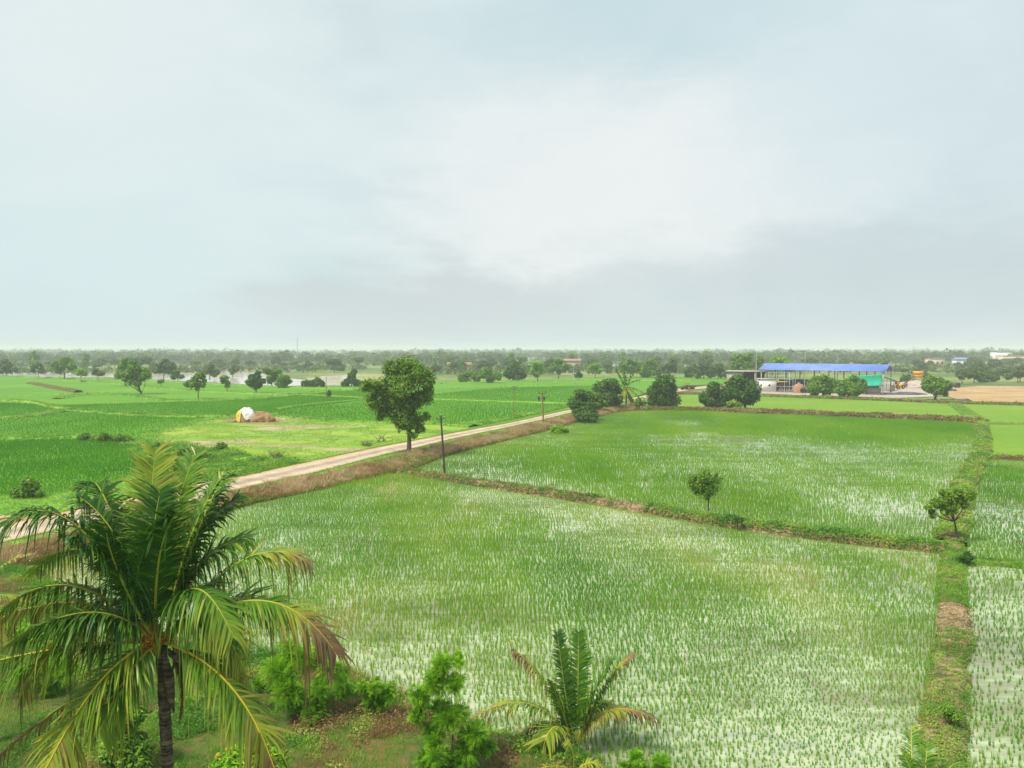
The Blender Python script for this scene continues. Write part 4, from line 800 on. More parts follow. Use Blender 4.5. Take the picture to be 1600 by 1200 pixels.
def palm(name, label, cpx, dist, zb, fr, ll, trunk_r, n, w0, sag=(0, 0), cat='coconut palm', extras=False, seed=1, droop=.75, r0=.035):
    C = W(cpx[0], cpx[1], dist); sc = F / dist; hgt = C[2] - zb
    t = thing(name, (C[0] + sag[0], C[1] + sag[1], zb), label, cat)
    top = np.array([-sag[0], -sag[1], hgt])
    if hgt > .6:
        m = max(10, int(hgt / .12)); u = np.linspace(0, 1, m)
        pts = [np.array([0, 0, -.3]) * (1 - a) + top * a + np.array([math.sin(a * 3.1) * .12, 0, 0]) for a in u]
        MB().tube(pts, [trunk_r * (1.35 - .5 * min(1, a * 4) + .15 * (1 - a)) * (1.0 + (.07 if i % 2 else -.03)) for i, a in enumerate(u)], 14).build('trunk', M['palmbark'], t, True)
    else:
        MB().tube([(0, 0, -.4), top + [0, 0, .05]], [trunk_r * 1.3, trunk_r * .8], 10).build('trunk', M['palmbark'], t, True)
    for i, f in enumerate(fr):
        mx, my, md, tx, ty, td, age_shade, tb, rib = f[:9]; l_ = f[9] if len(f) > 9 else 1
        a = ((mx - cpx[0]) / sc, md, -(my - cpx[1]) / sc); b = ((tx - cpx[0]) / sc, td, -(ty - cpx[1]) / sc)
        fo = frond(t, a, b, ll * l_, n, age_shade + .09 * (age_shade < .4), tb, droop * (f[10] if len(f) > 10 else 1), w0, rib, r0, seed * 50 + i); fo.location = top
    return t, top
R1 = random.Random(5)

FR = [(222, 850, .6, 203, 712, 1.5, .38, .05, .45, 1.0, .35), (245, 845, .9, 262, 722, 1.8, .30, .0, .4, .9, .4), (205, 860, 1.0, 165, 745, 2.2, .28, .05, .4, .9, .5),  # inner fronds get darker green as painted crown shade, old ones turn brown
      (140, 812, -.4, 55, 800, -1.0, .12, .05, .5, 1.1, .9), (290, 845, .3, 338, 738, .9, .24, .05, .5, .7, .6), (262, 870, -.35, 305, 785, -.9, .10, .0, .5, 1.15, .7),
      (372, 878, .2, 478, 880, .4, .26, .4, .5, .85, 1.1), (415, 930, -.3, 538, 1005, -.6, .26, .62, .55, 1.0, 1.25), (392, 1062, -.9, 472, 1205, -1.5, .42, .5, .75, .95, 1.3),
      (184, 1052, -1.3, 112, 1225, -2.3, .46, .3, .72, 1.05, 1.0), (85, 1003, -.6, -70, 1040, -1.0, .3, .15, .72, .9, 1.3), (105, 912, 0, -15, 975, -.2, .24, .15, .5, 1.0, 1.25),
      (130, 1080, -.3, -30, 1200, -.8, .74, .2, .9, .8, 1.2), (110, 955, .6, -40, 985, .8, .62, .2, .8, .9, 1.3), (140, 875, .6, 15, 905, 1.0, .22, .1, .5, 1.0, 1.1),
      (150, 815, .9, 92, 768, 1.6, .16, .05, .5, 1.0, .8), (292, 835, .8, 318, 755, 1.7, .14, .05, .5, .9, .7), (208, 880, -.7, 168, 810, -1.5, .10, 0, .5, 1.05, .8),
      (345, 950, .7, 430, 985, 1.2, .3, .2, .5, .9, 1.2), (235, 880, .2, 240, 770, .5, .12, 0, .5, 1.0, .6), (180, 935, -.9, 90, 960, -1.7, .16, .1, .5, 1.0, 1.2), (320, 905, -.6, 400, 960, -1.4, .2, .2, .5, 1.0, 1.2),
      (185, 850, .2, 110, 775, .4, .12, 0, .5, 1.1, .8), (170, 880, .9, 70, 845, 1.6, .2, .05, .5, 1.0, 1.0), (222, 880, -.9, 225, 800, -1.6, .06, 0, .5, 1.0, .7), (300, 890, .5, 372, 850, .9, .2, .1, .5, .9, .9), (150, 960, -.2, 40, 1075, -.4, .34, .3, .6, .9, 1.3), (330, 960, -.2, 400, 1060, -.4, .3, .2, .6, .8, 1.3), (262, 880, .9, 345, 790, 1.6, .16, .05, .5, .9, .8), (275, 1050, .25, 272, 1135, .3, .80, .15, .9, .28, 1.6), (228, 1035, -1.0, 205, 1100, -1.5, .30, .1, .6, .8, 1.2)]
pt, top = palm('coconut_palm', 'big coconut palm in the foreground with yellow ribbed and browning lower fronds', (250, 1002), 18.3, .35, FR, 1.5, .155, 120, .056, (0, 0), droop=1.0, r0=.043)
def beads(mb, a, b, n, r, rr_, seed):
    q = np.random.default_rng(seed); a, b = np.array(a), np.array(b)
    mb.tube([a, (a + b) / 2 + [0, 0, .05], b], [.022, .014, .006], 5, .3)
    for i in range(n):
        u = q.uniform(.25, 1); c_ = a + (b - a) * u + q.normal(0, rr_, 3); e = [(c_ + np.array(v) * r) for v in ((1, 0, 0), (0, 1, 0), (-1, 0, 0), (0, -1, 0), (0, 0, 1), (0, 0, -1))]
        mb.tri(e, [(0, 1, 4), (1, 2, 4), (2, 3, 4), (3, 0, 4), (1, 0, 5), (2, 1, 5), (3, 2, 5), (0, 3, 5)], q.uniform(0, 1))
M['flower'] = foliage('palm_flower', [(0, (.30, .09, .02)), (.5, (.55, .20, .03)), (1, (.70, .42, .06))], .1)
for i, (dx, dy, dz) in enumerate(((-.45, -.35, .15), (-.25, -.5, -.12), (.35, -.35, .40), (.5, -.2, .1), (-.5, .1, .45), (.1, -.45, .55), (-.1, -.55, .2))):
    mb = MB()
    for k in range(7): beads(mb, (0, -.1, 0), (dx * R1.uniform(.7, 1.1) + R1.uniform(-.12, .12), dy + R1.uniform(-.1, .1), dz * R1.uniform(.7, 1.2) + R1.uniform(-.1, .1)), 16, .017, .035, i * 10 + k)
    mb.build('flower_cluster', M['flower'], pt).location = top
for i in range(9):
    a = R1.uniform(2.6, 6.8); mb = MB(); d = np.array([math.cos(a), math.sin(a), 0]); h = R1.uniform(.2, .5)
    mb.tube([d * .08 + [0, 0, -.3], d * .2 + [0, 0, 0], d * .34 + [0, 0, h * .5], d * .5 + [0, 0, h]], [.07, .075, .045, .012], 7, .9); mb.build('leaf_base', M['rachis'], pt, True).location = top
mb = MB(); mb.tube([(.12, -.1, -.2), (.26, -.14, -.8), (.30, -.14, -1.3), (.36, -.12, -1.75)], [.05, .13, .10, .015], 7)
mb.tube([(.1, -.1, -.1), (.42, -.1, -.35), (.62, -.1, -.62)], [.05, .08, .01], 6); mb.build('dry_sheath', M['palmbark'], pt, True).location = top
# the young palm at the paddy edge
FS = [(884, 1080, .3, 872, 995, .8, .2, 0, .4, .8, .6), (922, 1090, -.1, 958, 1022, -.2, .2, 0, .4, .85, .7), (905, 1080, .6, 908, 1000, 1.1, .22, 0, .4, .8, .5), (878, 1100, -.5, 858, 1040, -1.1, .25, .1, .5, .8, .9),
      (850, 1065, .1, 798, 1012, .2, .4, .55, .55, .65, 1.5), (945, 1070, .1, 992, 1020, .2, .3, .5, .5, .5, 1.5), (826, 1093, -.2, 736, 1112, -.4, .45, .3, .6, .8, 1.1),
      (862, 1118, -.8, 838, 1172, -1.4, .48, .1, .72, .9, 1.0), (950, 1105, -.1, 1028, 1118, -.2, .62, .3, .8, .65, 1.5), (850, 1135, .3, 800, 1170, .5, .3, .2, .5, .8, 1.2), (930, 1110, .6, 975, 1130, 1.0, .3, .2, .5, .8, 1.2)]
palm('coconut_palm', 'small young coconut palm at the edge of the near paddy', (900, 1162), 27.6, .35, FS, 1.3, .12, 88, .065, seed=3, droop=.8)
FS2 = [(870, 1190, -.2, 800, 1203, -.4, .5, .3, .6), (925, 1188, -.1, 965, 1215, -.2, .6, .1, .7), (895, 1180, .2, 885, 1165, .3, .4, .2, .6), (905, 1200, -.6, 930, 1230, -1.0, .5, .1, .8)]
palm('coconut_palm', 'low palm seedling with curved fronds under the small young palm', (893, 1212), 25.4, .3, FS2, .55, .07, 40, .045, seed=4, r0=.022)
FS3 = [(1402, 1242.0, 0, 1384, 1192.0, .1, 0.32, 0, .7, .6, .6), (1465, 1212.0, -.2, 1535, 1192.0, -.4, 0.25, .1, .7, .9, .9), (1440, 1245.0, .3, 1434, 1200.0, .6, 0.2, .1, .4, .7, .6), (1360, 1280.0, 0, 1290, 1280.0, 0, 0.2, .1, .5), (1500, 1255.0, 0, 1585, 1260.0, 0, 0.25, .2, .5), (1420, 1310.0, -.7, 1400, 1330.0, -1.6, 0.3, .1, .5), (1458, 1225.0, .8, 1492, 1188.0, 1.6, 0.25, .1, .6, .9, .8), (1485, 1235.0, .4, 1555, 1225.0, .9, 0.25, .1, .5, .9, .9), (1450, 1220.0, .2, 1468, 1180.0, .5, 0.2, .1, .5, .8, .7)]
palm('coconut_palm', 'palm whose frond tips rise at the bottom right corner', (1430, 1345), 14.0, .2, FS3, .62, .14, 84, .028, seed=6, r0=.022)
FS4 = [(-20, 900, .2, 38, 868, .4, .35, .2, .5, .8, .8), (-15, 930, 0, 45, 940, 0, .4, .2, .5, .9, 1.1), (-50, 890, .1, -60, 820, .3, .2, .1, .5), (-20, 960, -.2, 30, 1010, -.5, .4, .3, .5), (-110, 930, 0, -170, 940, 0, .3, .1, .5), (-40, 880, .3, 0, 842, .6, .25, .1, .5, .8, .6)]
palm('coconut_palm', 'palm behind the big one reaching in from the left edge', (-55, 965), 27, .3, FS4, .8, .14, 54, .045, seed=7)
# the palm in the mango row
FM = [(968, 600, 0, 950, 588, 0, .2, .2, .4), (985, 598, 0, 1003, 592, 0, .25, .2, .4), (976, 588, .5, 974, 572, 1, .15, .1, .4), (985, 590, -.5, 992, 578, -1, .2, 0, .4), (964, 610, .3, 952, 616, .5, .5, .2, .6), (990, 606, 0, 1008, 615, .2, .5, .3, .6),
      (988, 612, -.8, 1000, 625, -1.2, .55, .2, .7), (972, 616, -.8, 964, 630, -1.2, .55, .2, .7), (970, 592, -.6, 962, 578, -1, .2, 0, .4), (982, 616, 1, 990, 628, 1.4, .6, .2, .7)]
palm('coconut_palm', 'slim coconut palm standing in the row of dark round trees', (978, 607), G(978, 638)[1], 0, FM, 1.6, .22, 40, .2, seed=8, r0=.06)

# ---------------------------------------------------------------- bushes
def spray_mesh(lobes, n, seed, mat, ll=.085, pairs=9, dens=1.0):
    """feathery foliage: sprays of paired leaflets growing outward from the lobes"""
    r = np.random.default_rng(seed); lb = np.array(lobes, float); wt = lb[:, 3] ** 1.6; wt /= wt.sum(); k = r.choice(len(lb), n, p=wt)
    d = r.normal(size=(n, 3)); d[:, 2] = d[:, 2] * .8 + .25; d /= np.linalg.norm(d, axis=1)[:, None]
    rl = lb[k, 3]; o = lb[k, :3] + d * (rl * r.uniform(.05, .8, n))[:, None]; ln = rl * r.uniform(.35, .8, n) * .8 + .1
    side = np.cross(d, r.normal(size=(n, 3)) * .4 + [0, 0, 1]); side /= np.linalg.norm(side, axis=1)[:, None]
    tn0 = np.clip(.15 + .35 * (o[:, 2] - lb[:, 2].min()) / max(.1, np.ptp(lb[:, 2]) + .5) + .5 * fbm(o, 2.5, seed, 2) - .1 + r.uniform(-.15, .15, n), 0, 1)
    mb = MB()
    for j in range(pairs):
        u = (j + .6) / pairs; c_ = o + d * (ln * u)[:, None] - np.array([0, 0, 1.]) * (ln * .35 * u ** 2)[:, None]
        for sg in (-1, 1):
            L_ = ll * (1 - .45 * u) * r.uniform(.75, 1.25, n)[:, None]; v = side * sg + d * .5 - np.array([0, 0, .25]) + r.normal(0, .18, (n, 3)); v /= np.linalg.norm(v, axis=1)[:, None]
            q = c_ + v * L_; w_ = d * L_ * .24
            V = np.stack([c_, (c_ + q) / 2 - w_, q, (c_ + q) / 2 + w_], 1).reshape(-1, 3)
            mb.add(V, np.arange(4 * n).reshape(-1, 4), np.repeat(np.clip(tn0 + r.uniform(-.06, .06, n), 0, 1), 4))
    return mb.mesh('crown', mat)
def bush(x, by, items, label, mat, n, size, seed, r0=.04, z=.35, gap=.42, nm='bush', grp=None, fork=.25, gs=1.4, shell=.6):
    b = G(x, by, z); s = F / b[1]; lb_ = lob(x, by, items, s)
    if mat == 'bright' and size < .12 and n > 2500 and by > 900:
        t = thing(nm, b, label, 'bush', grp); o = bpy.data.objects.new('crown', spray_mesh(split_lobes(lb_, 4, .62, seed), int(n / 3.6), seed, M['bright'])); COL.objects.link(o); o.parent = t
        trunk_mb(lb_, r0, seed, fork, nb=14).build('trunk', M['bark'], t, True); return t
    return tree(nm, label, b, lb_, r0, n, size, M[mat], seed, 'bush', grp, gap, fork, nb=14, shell=shell, flat=.7, gs=gs, fuzz=.26, elong=2.4)
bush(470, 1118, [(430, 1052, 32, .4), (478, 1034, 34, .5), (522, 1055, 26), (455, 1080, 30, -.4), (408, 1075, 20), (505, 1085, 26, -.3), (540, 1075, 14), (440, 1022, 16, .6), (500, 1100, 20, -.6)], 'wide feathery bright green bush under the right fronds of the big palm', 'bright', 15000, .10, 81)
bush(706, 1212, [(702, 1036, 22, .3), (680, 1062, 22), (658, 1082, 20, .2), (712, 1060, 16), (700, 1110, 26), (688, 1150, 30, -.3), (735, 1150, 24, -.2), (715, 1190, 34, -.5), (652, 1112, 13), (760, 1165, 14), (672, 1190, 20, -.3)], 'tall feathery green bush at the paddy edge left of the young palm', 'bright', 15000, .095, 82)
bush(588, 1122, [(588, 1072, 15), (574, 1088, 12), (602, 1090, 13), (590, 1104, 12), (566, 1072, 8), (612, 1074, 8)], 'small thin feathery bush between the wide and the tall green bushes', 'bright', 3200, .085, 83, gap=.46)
t = bush(385, 1232, [(385, 1182, 28), (352, 1192, 20), (418, 1188, 24), (402, 1160, 12), (375, 1205, 26, -.4), (435, 1200, 16)], 'leafy bush with yellow young leaf tips at the bottom edge', 'bright', 5200, .13, 84)
lbY = lob(385, 1232, [(358, 1166, 5), (340, 1180, 5), (412, 1166, 6), (383, 1198, 4), (362, 1178, 4)], F / G(385, 1232, .35)[1])
o = bpy.data.objects.new('young_leaves', crown_mesh(lbY, 150, .10, 85, .2, .5, 'young_leaves', M['yellowleaf'])); COL.objects.link(o); o.parent = t
bush(205, 1205, [(205, 1112, 24), (196, 1150, 26), (228, 1158, 22), (175, 1170, 20), (210, 1185, 26, -.4)], 'dark green bush behind the big palm trunk', 'leaf', 6500, .13, 86, gap=.4)
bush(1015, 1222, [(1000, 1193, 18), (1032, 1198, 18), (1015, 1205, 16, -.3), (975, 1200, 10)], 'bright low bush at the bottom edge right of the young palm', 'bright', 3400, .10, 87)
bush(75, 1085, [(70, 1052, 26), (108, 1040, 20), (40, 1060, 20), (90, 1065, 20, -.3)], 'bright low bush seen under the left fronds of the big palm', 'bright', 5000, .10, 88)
bush(30, 1010, [(30, 985, 20), (60, 990, 14), (5, 990, 18)], 'low green bush at the left edge behind the palm fronds', 'bright', 3000, .12, 89)
bush(45, 778, [(45, 764, 14), (28, 770, 10), (60, 770, 9)], 'dark green rounded bush beside the left rice field', 'leaf', 3400, .22, 90, z=.1, gap=.34)
for i, (x, y, r, mt, lab) in enumerate(((135, 689, 8, 'leaf', 'dark weedy shrub at the left end of the ridge above the dense rice'), (165, 691, 9, 'leaf', 'dark weedy shrub halfway along the ridge above the dense rice'), (192, 691, 9, 'leaf', 'dark weedy shrub at the right end of the ridge above the dense rice'), (292, 718, 12, 'bigleaf', 'brownish scrubby bush between the palm and the pasture'),
        (318, 722, 12, 'leaf', 'green scrubby bush right of the brownish one by the pasture'), (245, 706, 9, 'leaf', 'small weedy bush just above the big palm'), (345, 706, 8, 'leaf', 'small low bush at the pasture corner'), (875, 676, 9, 'bright', 'pale grass tussock at the edge of the middle paddy'), (264, 732, 11, 'bright', 'light green weedy bush beside the palm top'))):
    bush(x, y, [(x, y - r * .7, r), (x - r, y - r * .5, r * .7), (x + r * 1.1, y - r * .45, r * .7)], lab, mt, 1500, .2, 400 + i, z=.1, gap=.36)
bush(1153, 820, [(1153, 812, 6), (1148, 815, 4)], 'dark weed clump on the middle bund right of the thin young tree', 'mango', 700, .12, 420, z=.4, gap=.3)
bush(1510, 880, [(1510, 869, 8), (1501, 872, 6)], 'dark weed clump where the right bund meets the side bund', 'mango', 900, .10, 421, z=.2, gap=.3)
bush(1487, 1130, [(1487, 1115, 11), (1480, 1108, 9), (1494, 1120, 8)], 'dark green grass clump on the bare right bund', 'leaf', 1800, .07, 422, z=.35, gap=.3)

# ---------------------------------------------------------------- haystack, dead branches, poles
b = G(385, 659, .2); s = F / b[1]; t = thing('haystack', b, 'straw heap half covered by a white and yellow sheet on the pasture', 'haystack')
def dome(rx, ry, rz, seed, cx=0, cy=0, a0=0, a1=2 * math.pi, nseg=40, nr=16, z0=0, amp=.3, sc=1.0, grow=0, pw=.6, ph0=None):
    mb = MB(); V = []
    for j in range(nr + 1):
        for i in range(nseg + 1):
            a = a0 + (a1 - a0) * i / nseg; p0 = ph0(a) if ph0 else 0; ph = p0 + j / nr * (math.pi / 2 - p0)
            V.append(np.array([math.cos(a) * math.cos(ph) ** pw, math.sin(a) * math.cos(ph) ** pw, math.sin(ph)]))
    V = np.array(V); nz = 1 + (fbm(V * 2 + seed, sc, seed) - .5) * amp * 2
    V = V * nz[:, None] * [rx + grow, ry + grow, rz + grow] + [cx, cy, z0]
    w_ = nseg + 1; f = [(j * w_ + i, j * w_ + i + 1, (j + 1) * w_ + i + 1, (j + 1) * w_ + i) for j in range(nr) for i in range(nseg)]
    return mb.add(V, f)
dome(2.6, 1.8, 1.9, 3, 2.8, .3, amp=.5).build('straw', M['straw'], t, True)
dome(1.3, 1.1, 1.2, 33, 4.6, -.2, amp=.5).build('straw', M['straw'], t, True)
dome(2.0, 1.8, 2.45, 4, 0, 0, amp=.40).build('straw', M['straw'], t, True)
def cut(a):
    k = (a + 1.95) / .5; k2 = (a - .1) / .6
    return .85 * math.exp(-k * k) + .6 * math.exp(-k2 * k2) + .12 + .10 * math.sin(a * 5) + .06 * math.sin(a * 11)
dome(2.0, 1.8, 2.45, 4, 0, 0, a0=-math.pi, a1=math.pi, nseg=70, amp=.40, grow=.10, ph0=cut).build('white_sheet', M['tarpw'], t, True)
dome(2.0, 1.8, 2.45, 4, 0, 0, a0=2.7, a1=3.9, nr=16, amp=.40, grow=.16, ph0=lambda a: .1).build('yellow_sheet', M['tarpy'], t, True) if 0 else None
ys_ = dome(2.0, 1.8, 2.45, 4, 0, 0, a0=3.3, a1=4.4, nr=16, nseg=24, amp=.40, grow=.15, ph0=lambda a: .05); 
ys_.f[0] = ys_.f[0][:24 * 12]; ys_.build('yellow_sheet', M['tarpy'], t, True)
dome(.9, .8, .5, 8, -2.3, -1.2, amp=.5).build('straw', M['straw'], t, True)
sheet('straw_litter', smooth(np.array(px([(340, 657), (370, 653), (425, 654), (444, 658), (425, 664), (380, 664), (340, 657)])), 2), M['straw'], .235)
def twigs(x, y, z, n, ln, seed, label, nm='dead_branch', up=.3):
    r = random.Random(seed); b = G(x, y, z); t = MB(); base = []
    for i in range(n):
        a = r.uniform(0, 6.28); o_ = np.array([r.uniform(-.5, .5), r.uniform(-.4, .4), .05]) * ln * .6; d = np.array([math.cos(a), math.sin(a), r.uniform(.0, 1) * up]) * ln * r.uniform(.4, 1)
        m_ = o_ + d * .5 + np.array([0, 0, r.uniform(0, .2) * ln]); t.tube([o_, m_, o_ + d], [.05, .03, .01], 5)
        for k in range(4):
            q = m_ + (d * r.uniform(-.2, .4)); t.tube([q, q + np.array([r.uniform(-.4, .4), r.uniform(-.4, .4), r.uniform(0, .5)]) * ln * .6], [.02, .005], 4)
    o = t.build(nm, M['bark']); o.location = b; tag(o, label, 'branches')
twigs(572, 697, .22, 14, 2.2, 4, 'pile of bare cut branches on the pasture by the road', up=.35)
twigs(597, 690, .22, 8, 2.4, 5, 'single bare branch lying right of the branch pile', up=.5)
twigs(432, 716, .22, 26, 1.6, 6, 'dark twiggy brush heap on the pasture verge', up=.8)
twigs(412, 719, .22, 12, 1.1, 7, 'small brush heap with earth left of the dark twiggy heap', up=.6)
b = G(695, 741, .3); s = F / b[1]; H_ = 93 / s
t = thing('utility_pole', b, 'dark leaning power pole with forked crossarm on the middle bund', 'utility pole')
lx = -6 / s
MB().tube([(0, 0, -.5), (lx * .5, 0, H_ * .5), (lx, 0, H_)], [.15, .125, .10], 10).build('pole', M['pole'], t, True)
mb = MB(); mb.tube([(lx, 0, H_ - .75), (lx - .55, 0, H_ - .25)], .035, 6); mb.tube([(lx, 0, H_ - .75), (lx + .5, 0, H_ - .2)], .035, 6); mb.tube([(lx - .45, 0, H_ - .42), (lx + .42, 0, H_ - .36)], .03, 6); mb.build('crossarm', M['steel'], t)
for q in ((lx - .55, H_ - .2), (lx + .5, H_ - .15), (lx, H_ + .06)): MB().tube([(q[0], 0, q[1] - .08), (q[0], 0, q[1]), (q[0], 0, q[1] + .1)], [.05, .07, .03], 8).build('insulator', M['slab'], t, True)
b = G(849, 664, .4); s = F / b[1]; H_ = 52 / s
t = thing('utility_pole', b, 'slim pole carrying a dark cluster of fittings beside the dirt road', 'utility pole')
MB().tube([(0, 0, -.4), (-.1, 0, H_ * .5), (-.2, 0, H_)], [.16, .13, .10], 8).build('pole', M['rust'], t, True)
mb = MB(); mb.box((-.2, 0, H_ - .3), (1.6, .12, .12)); mb.box((-.2, 0, H_ - 1.2), (1.5, .12, .12)); mb.build('crossarm', M['steel'], t)
for q in (-.7, .3): MB().tube([(-.2 + q, 0, H_ - 1.7), (-.2 + q, 0, H_ - .9)], .2, 8).build('transformer', M['steel'], t)
for q in (-.9, -.2, .5): MB().tube([(q, 0, H_ - .3), (q, 0, H_ + .25)], [.09, .05], 6).build('insulator', M['steel'], t)
def thin_pole(x, yb, yt, label, mat='rust', r=.09, arm=False, grp=None, nm='field_pole'):
    b = G(x, yb, .1); s = F / b[1]; h = (yb - yt) / s; t = thing(nm, b, label, 'pole', grp)
    MB().tube([(0, 0, -.3), (0, 0, h)], [r, r * .8], 7).build('shaft', M[mat], t, True)
    mb = MB(); mb.box((0, 0, h - .3), (1.1 if arm else .3, .1, .1)); mb.box((0, 0, h - .8), (.8 if arm else .2, .1, .1)); mb.build('crossarm', M['steel'], t); return t
thin_pole(803, 655, 602, 'thin rusty pole in the rice field left of the road', arm=True, r=.08)
thin_pole(510, 628, 588, 'thin rusty pole with a sapling beside it in the left fields', r=.1)
bush(514, 622, [(514, 616, 3), (515, 612, 2.5)], 'tiny sapling beside the thin rusty field pole', 'mango', 260, .4, 430, z=.1, gap=.2)
thin_pole(198, 605, 583, 'short thin post in front of the tall dark tree at left', r=.12)
for i, (x, y0, y1, lab) in enumerate(((1181, 611, 553, 'grey lamp pole at the left end of the blue shed'), (1257, 613, 553, 'tall grey pole in front of the blue roof, left one'), (1308, 612, 553, 'tall grey pole in front of the blue roof between the twin trees'), (1122, 591, 569, 'slim grey pole behind the fields left of the tall pale tree'), (1059, 592, 568, 'slim grey pole above the parked tractor'), (896, 600, 575, 'slim grey pole at the far field edge'))):
    thin_pole(x, y0, y1, lab, 'galv', .11, False, nm='lamp_pole')
b = W(465, 560, 900); b[2] = 0
mb = MB(); hh = W(465, 527, 900)[2]
for q in ((-.5, -.3), (.5, -.3), (0, .5)): mb.tube([(q[0] * 1.6, q[1] * 1.6, 0), (q[0] * .5, q[1] * .5, hh)], .12, 4)
for k in range(12): z_ = hh * k / 12; mb.tube([(-.7 * (1 - k / 20), -.4, z_), (.7 * (1 - k / 20), -.4, z_ + hh / 12)], .08, 4)
o = mb.build('lattice_mast', M['galv']); o.location = b; tag(o, 'very tall thin mast rising over the hazy horizon at left', 'mast')

# ---------------------------------------------------------------- plant with the blue shed
A = np.array([91.5, 277.0]); Bp = np.array([123.7, 251.5]); LEN = np.linalg.norm(Bp - A); ang = math.atan2(*(Bp - A)[::-1])
t = thing('open_shed', (A[0], A[1], 0), 'long open shed with a bright blue sheet roof on tall posts', 'shed', rz=ang)
EV, RG, WD = 8.2, 10.15, 11.5
mb = MB(); th = .14
for sgn in (0, 1):
    y0, y1 = (-.7, WD / 2) if not sgn else (WD + .7, WD / 2); z0_ = EV - .25
    v = [(-.8, y0, z0_), (LEN + .8, y0, z0_), (LEN + .8, y1, RG), (-.8, y1, RG)]; v2 = [(a, b_, c_ - th) for a, b_, c_ in v]
    mb.add(v + v2, [(0, 1, 2, 3), (7, 6, 5, 4), (0, 4, 5, 1), (1, 5, 6, 2), (3, 7, 4, 0)])
mb.build('roof', M['blueroof'], t)
NP = 9
for i in range(NP):
    x = LEN * i / (NP - 1)
    for y in (0, WD): MB().box((x, y, EV / 2 - .2), (.28, .28, EV - .1)).build('post', M['steel'] if i % 2 else M['galv'], t)
    mb = MB(); mb.box((x, WD / 2, EV - .05), (.12, WD - .3, .14)); 
    for a, b_ in (((0, EV), (WD / 2, RG - .25)), ((WD, EV), (WD / 2, RG - .25)), ((WD / 2, EV), (WD / 2, RG - .25)), ((WD * .25, EV), (WD / 2, RG - .4)), ((WD * .75, EV), (WD / 2, RG - .4))):
        mb.tube([(x, a[0], a[1]), (x, b_[0], b_[1])], .06, 4)
    mb.build('truss', M['steel'], t)
mb = MB(); mb.box((LEN / 2, .0, EV - .12), (LEN, .12, .2)); mb.box((LEN / 2, WD, EV - .12), (LEN, .12, .2)); mb.build('eave_beam', M['steel'], t)
mb = MB(); mb.tri([(LEN + .45, -.4, EV), (LEN + .45, WD + .4, EV), (LEN + .45, WD / 2, RG - .2), (LEN + .35, -.4, EV), (LEN + .35, WD + .4, EV), (LEN + .35, WD / 2, RG - .2)], [(0, 1, 2), (5, 4, 3)]); mb.build('gable_panel', M['steel'], t)
def local(x, y, z=0): c_, s_ = math.cos(ang), math.sin(ang); return (A[0] + x * c_ - y * s_, A[1] + x * s_ + y * c_, z)
def at_shed(nm, x, y, label, cat, grp=None, rz=0): return thing(nm, local(x, y), label, cat, grp, ang + rz)
# green net slung between posts
mb = MB(); nx_, nz_ = 24, 8; V = []
for j in range(nz_ + 1):
    for i in range(nx_ + 1):
        u, v_ = i / nx_, j / nz_; V.append((u * 10.8, math.sin(u * 9 + v_ * 2) * .12 + math.sin(v_ * 3.1) * .35, 3.1 + v_ * (3.2 + u * .8) - math.sin(u * 3.14) * .35 * (1 - v_) - math.sin(u * 3.14) * .25 * v_ + (1 - v_) * (1 - u) * .25 - (1-u)*.0))
f = [(j * (nx_ + 1) + i, j * (nx_ + 1) + i + 1, (j + 1) * (nx_ + 1) + i + 1, (j + 1) * (nx_ + 1) + i) for j in range(nz_) for i in range(nx_)]
o = mb.add(V, f).build('shade_net', M['net'], None, True); o.location = local(LEN - 11.0, -1.0); o.rotation_euler = (0, 0, ang); tag(o, 'sagging turquoise green net hung at the right end of the blue shed', 'net')
sm = o.modifiers.new('thick', 'SOLIDIFY'); sm.thickness = .04
mb = MB(); mb.box((5, .1, 1.2), (10.5, .25, 2.4)); o = mb.build('low_wall', M['concrete']); o.location = local(LEN - 11, .6); o.rotation_euler = (0, 0, ang); tag(o, 'low grey brown wall under the green net', 'wall')
mb = MB(); mb.box((4, 0, 2.2), (34, .2, 4.4)); 
for k in range(18): mb.box((-13 + 2 * k, -.15, 2.25), (.14, .1, 4.5))
o = mb.build('sheet_fence', M['steel']); o.location = local(17.5, 6.0); o.rotation_euler = (0, 0, ang); tag(o, 'long dark metal sheet fence inside the blue shed', 'fence')
t = at_shed('block_building', -9.0, 6.5, 'brown grey concrete building with flat roof slab left of the blue shed', 'building', rz=.25)
mb = MB(); mb.box((-3.2, 0, 3.4), (5.5, 8, 6.8)); mb.build('wall', M['concrete'], t)
MB().box((1.2, 0, 7.0), (15, 9, .35)).build('roof', M['slab'], t)
for q in ((8.0, -4), (8.0, 4), (4.4, -4)): MB().box((q[0], q[1], 3.4), (.3, .3, 6.8)).build('column', M['slab'], t)
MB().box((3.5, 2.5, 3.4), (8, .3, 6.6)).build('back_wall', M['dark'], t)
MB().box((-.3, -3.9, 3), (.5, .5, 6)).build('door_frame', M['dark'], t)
b = G(1200, 612); t = thing('pump_house', (b[0], b[1] + 2.5, 0), 'small white plastered block with a round dark hole in its wall', 'building', rz=-.12)
mb = MB(); mb.box((0, 0, 2.25), (6.3, 5, 4.5)); mb.build('wall', M['white'], t)
MB().box((0, 0, 4.62), (6.9, 5.6, .22)).build('roof', M['slab'], t)
MB().tube([(.75, -2.56, 2.3), (.75, -2.48, 2.3)], .36, 14).build('vent_hole', M['hole'], t)
MB().box((3.22, .3, 1.6), (.12, 1.2, 2.6)).build('door', M['concrete'], t)
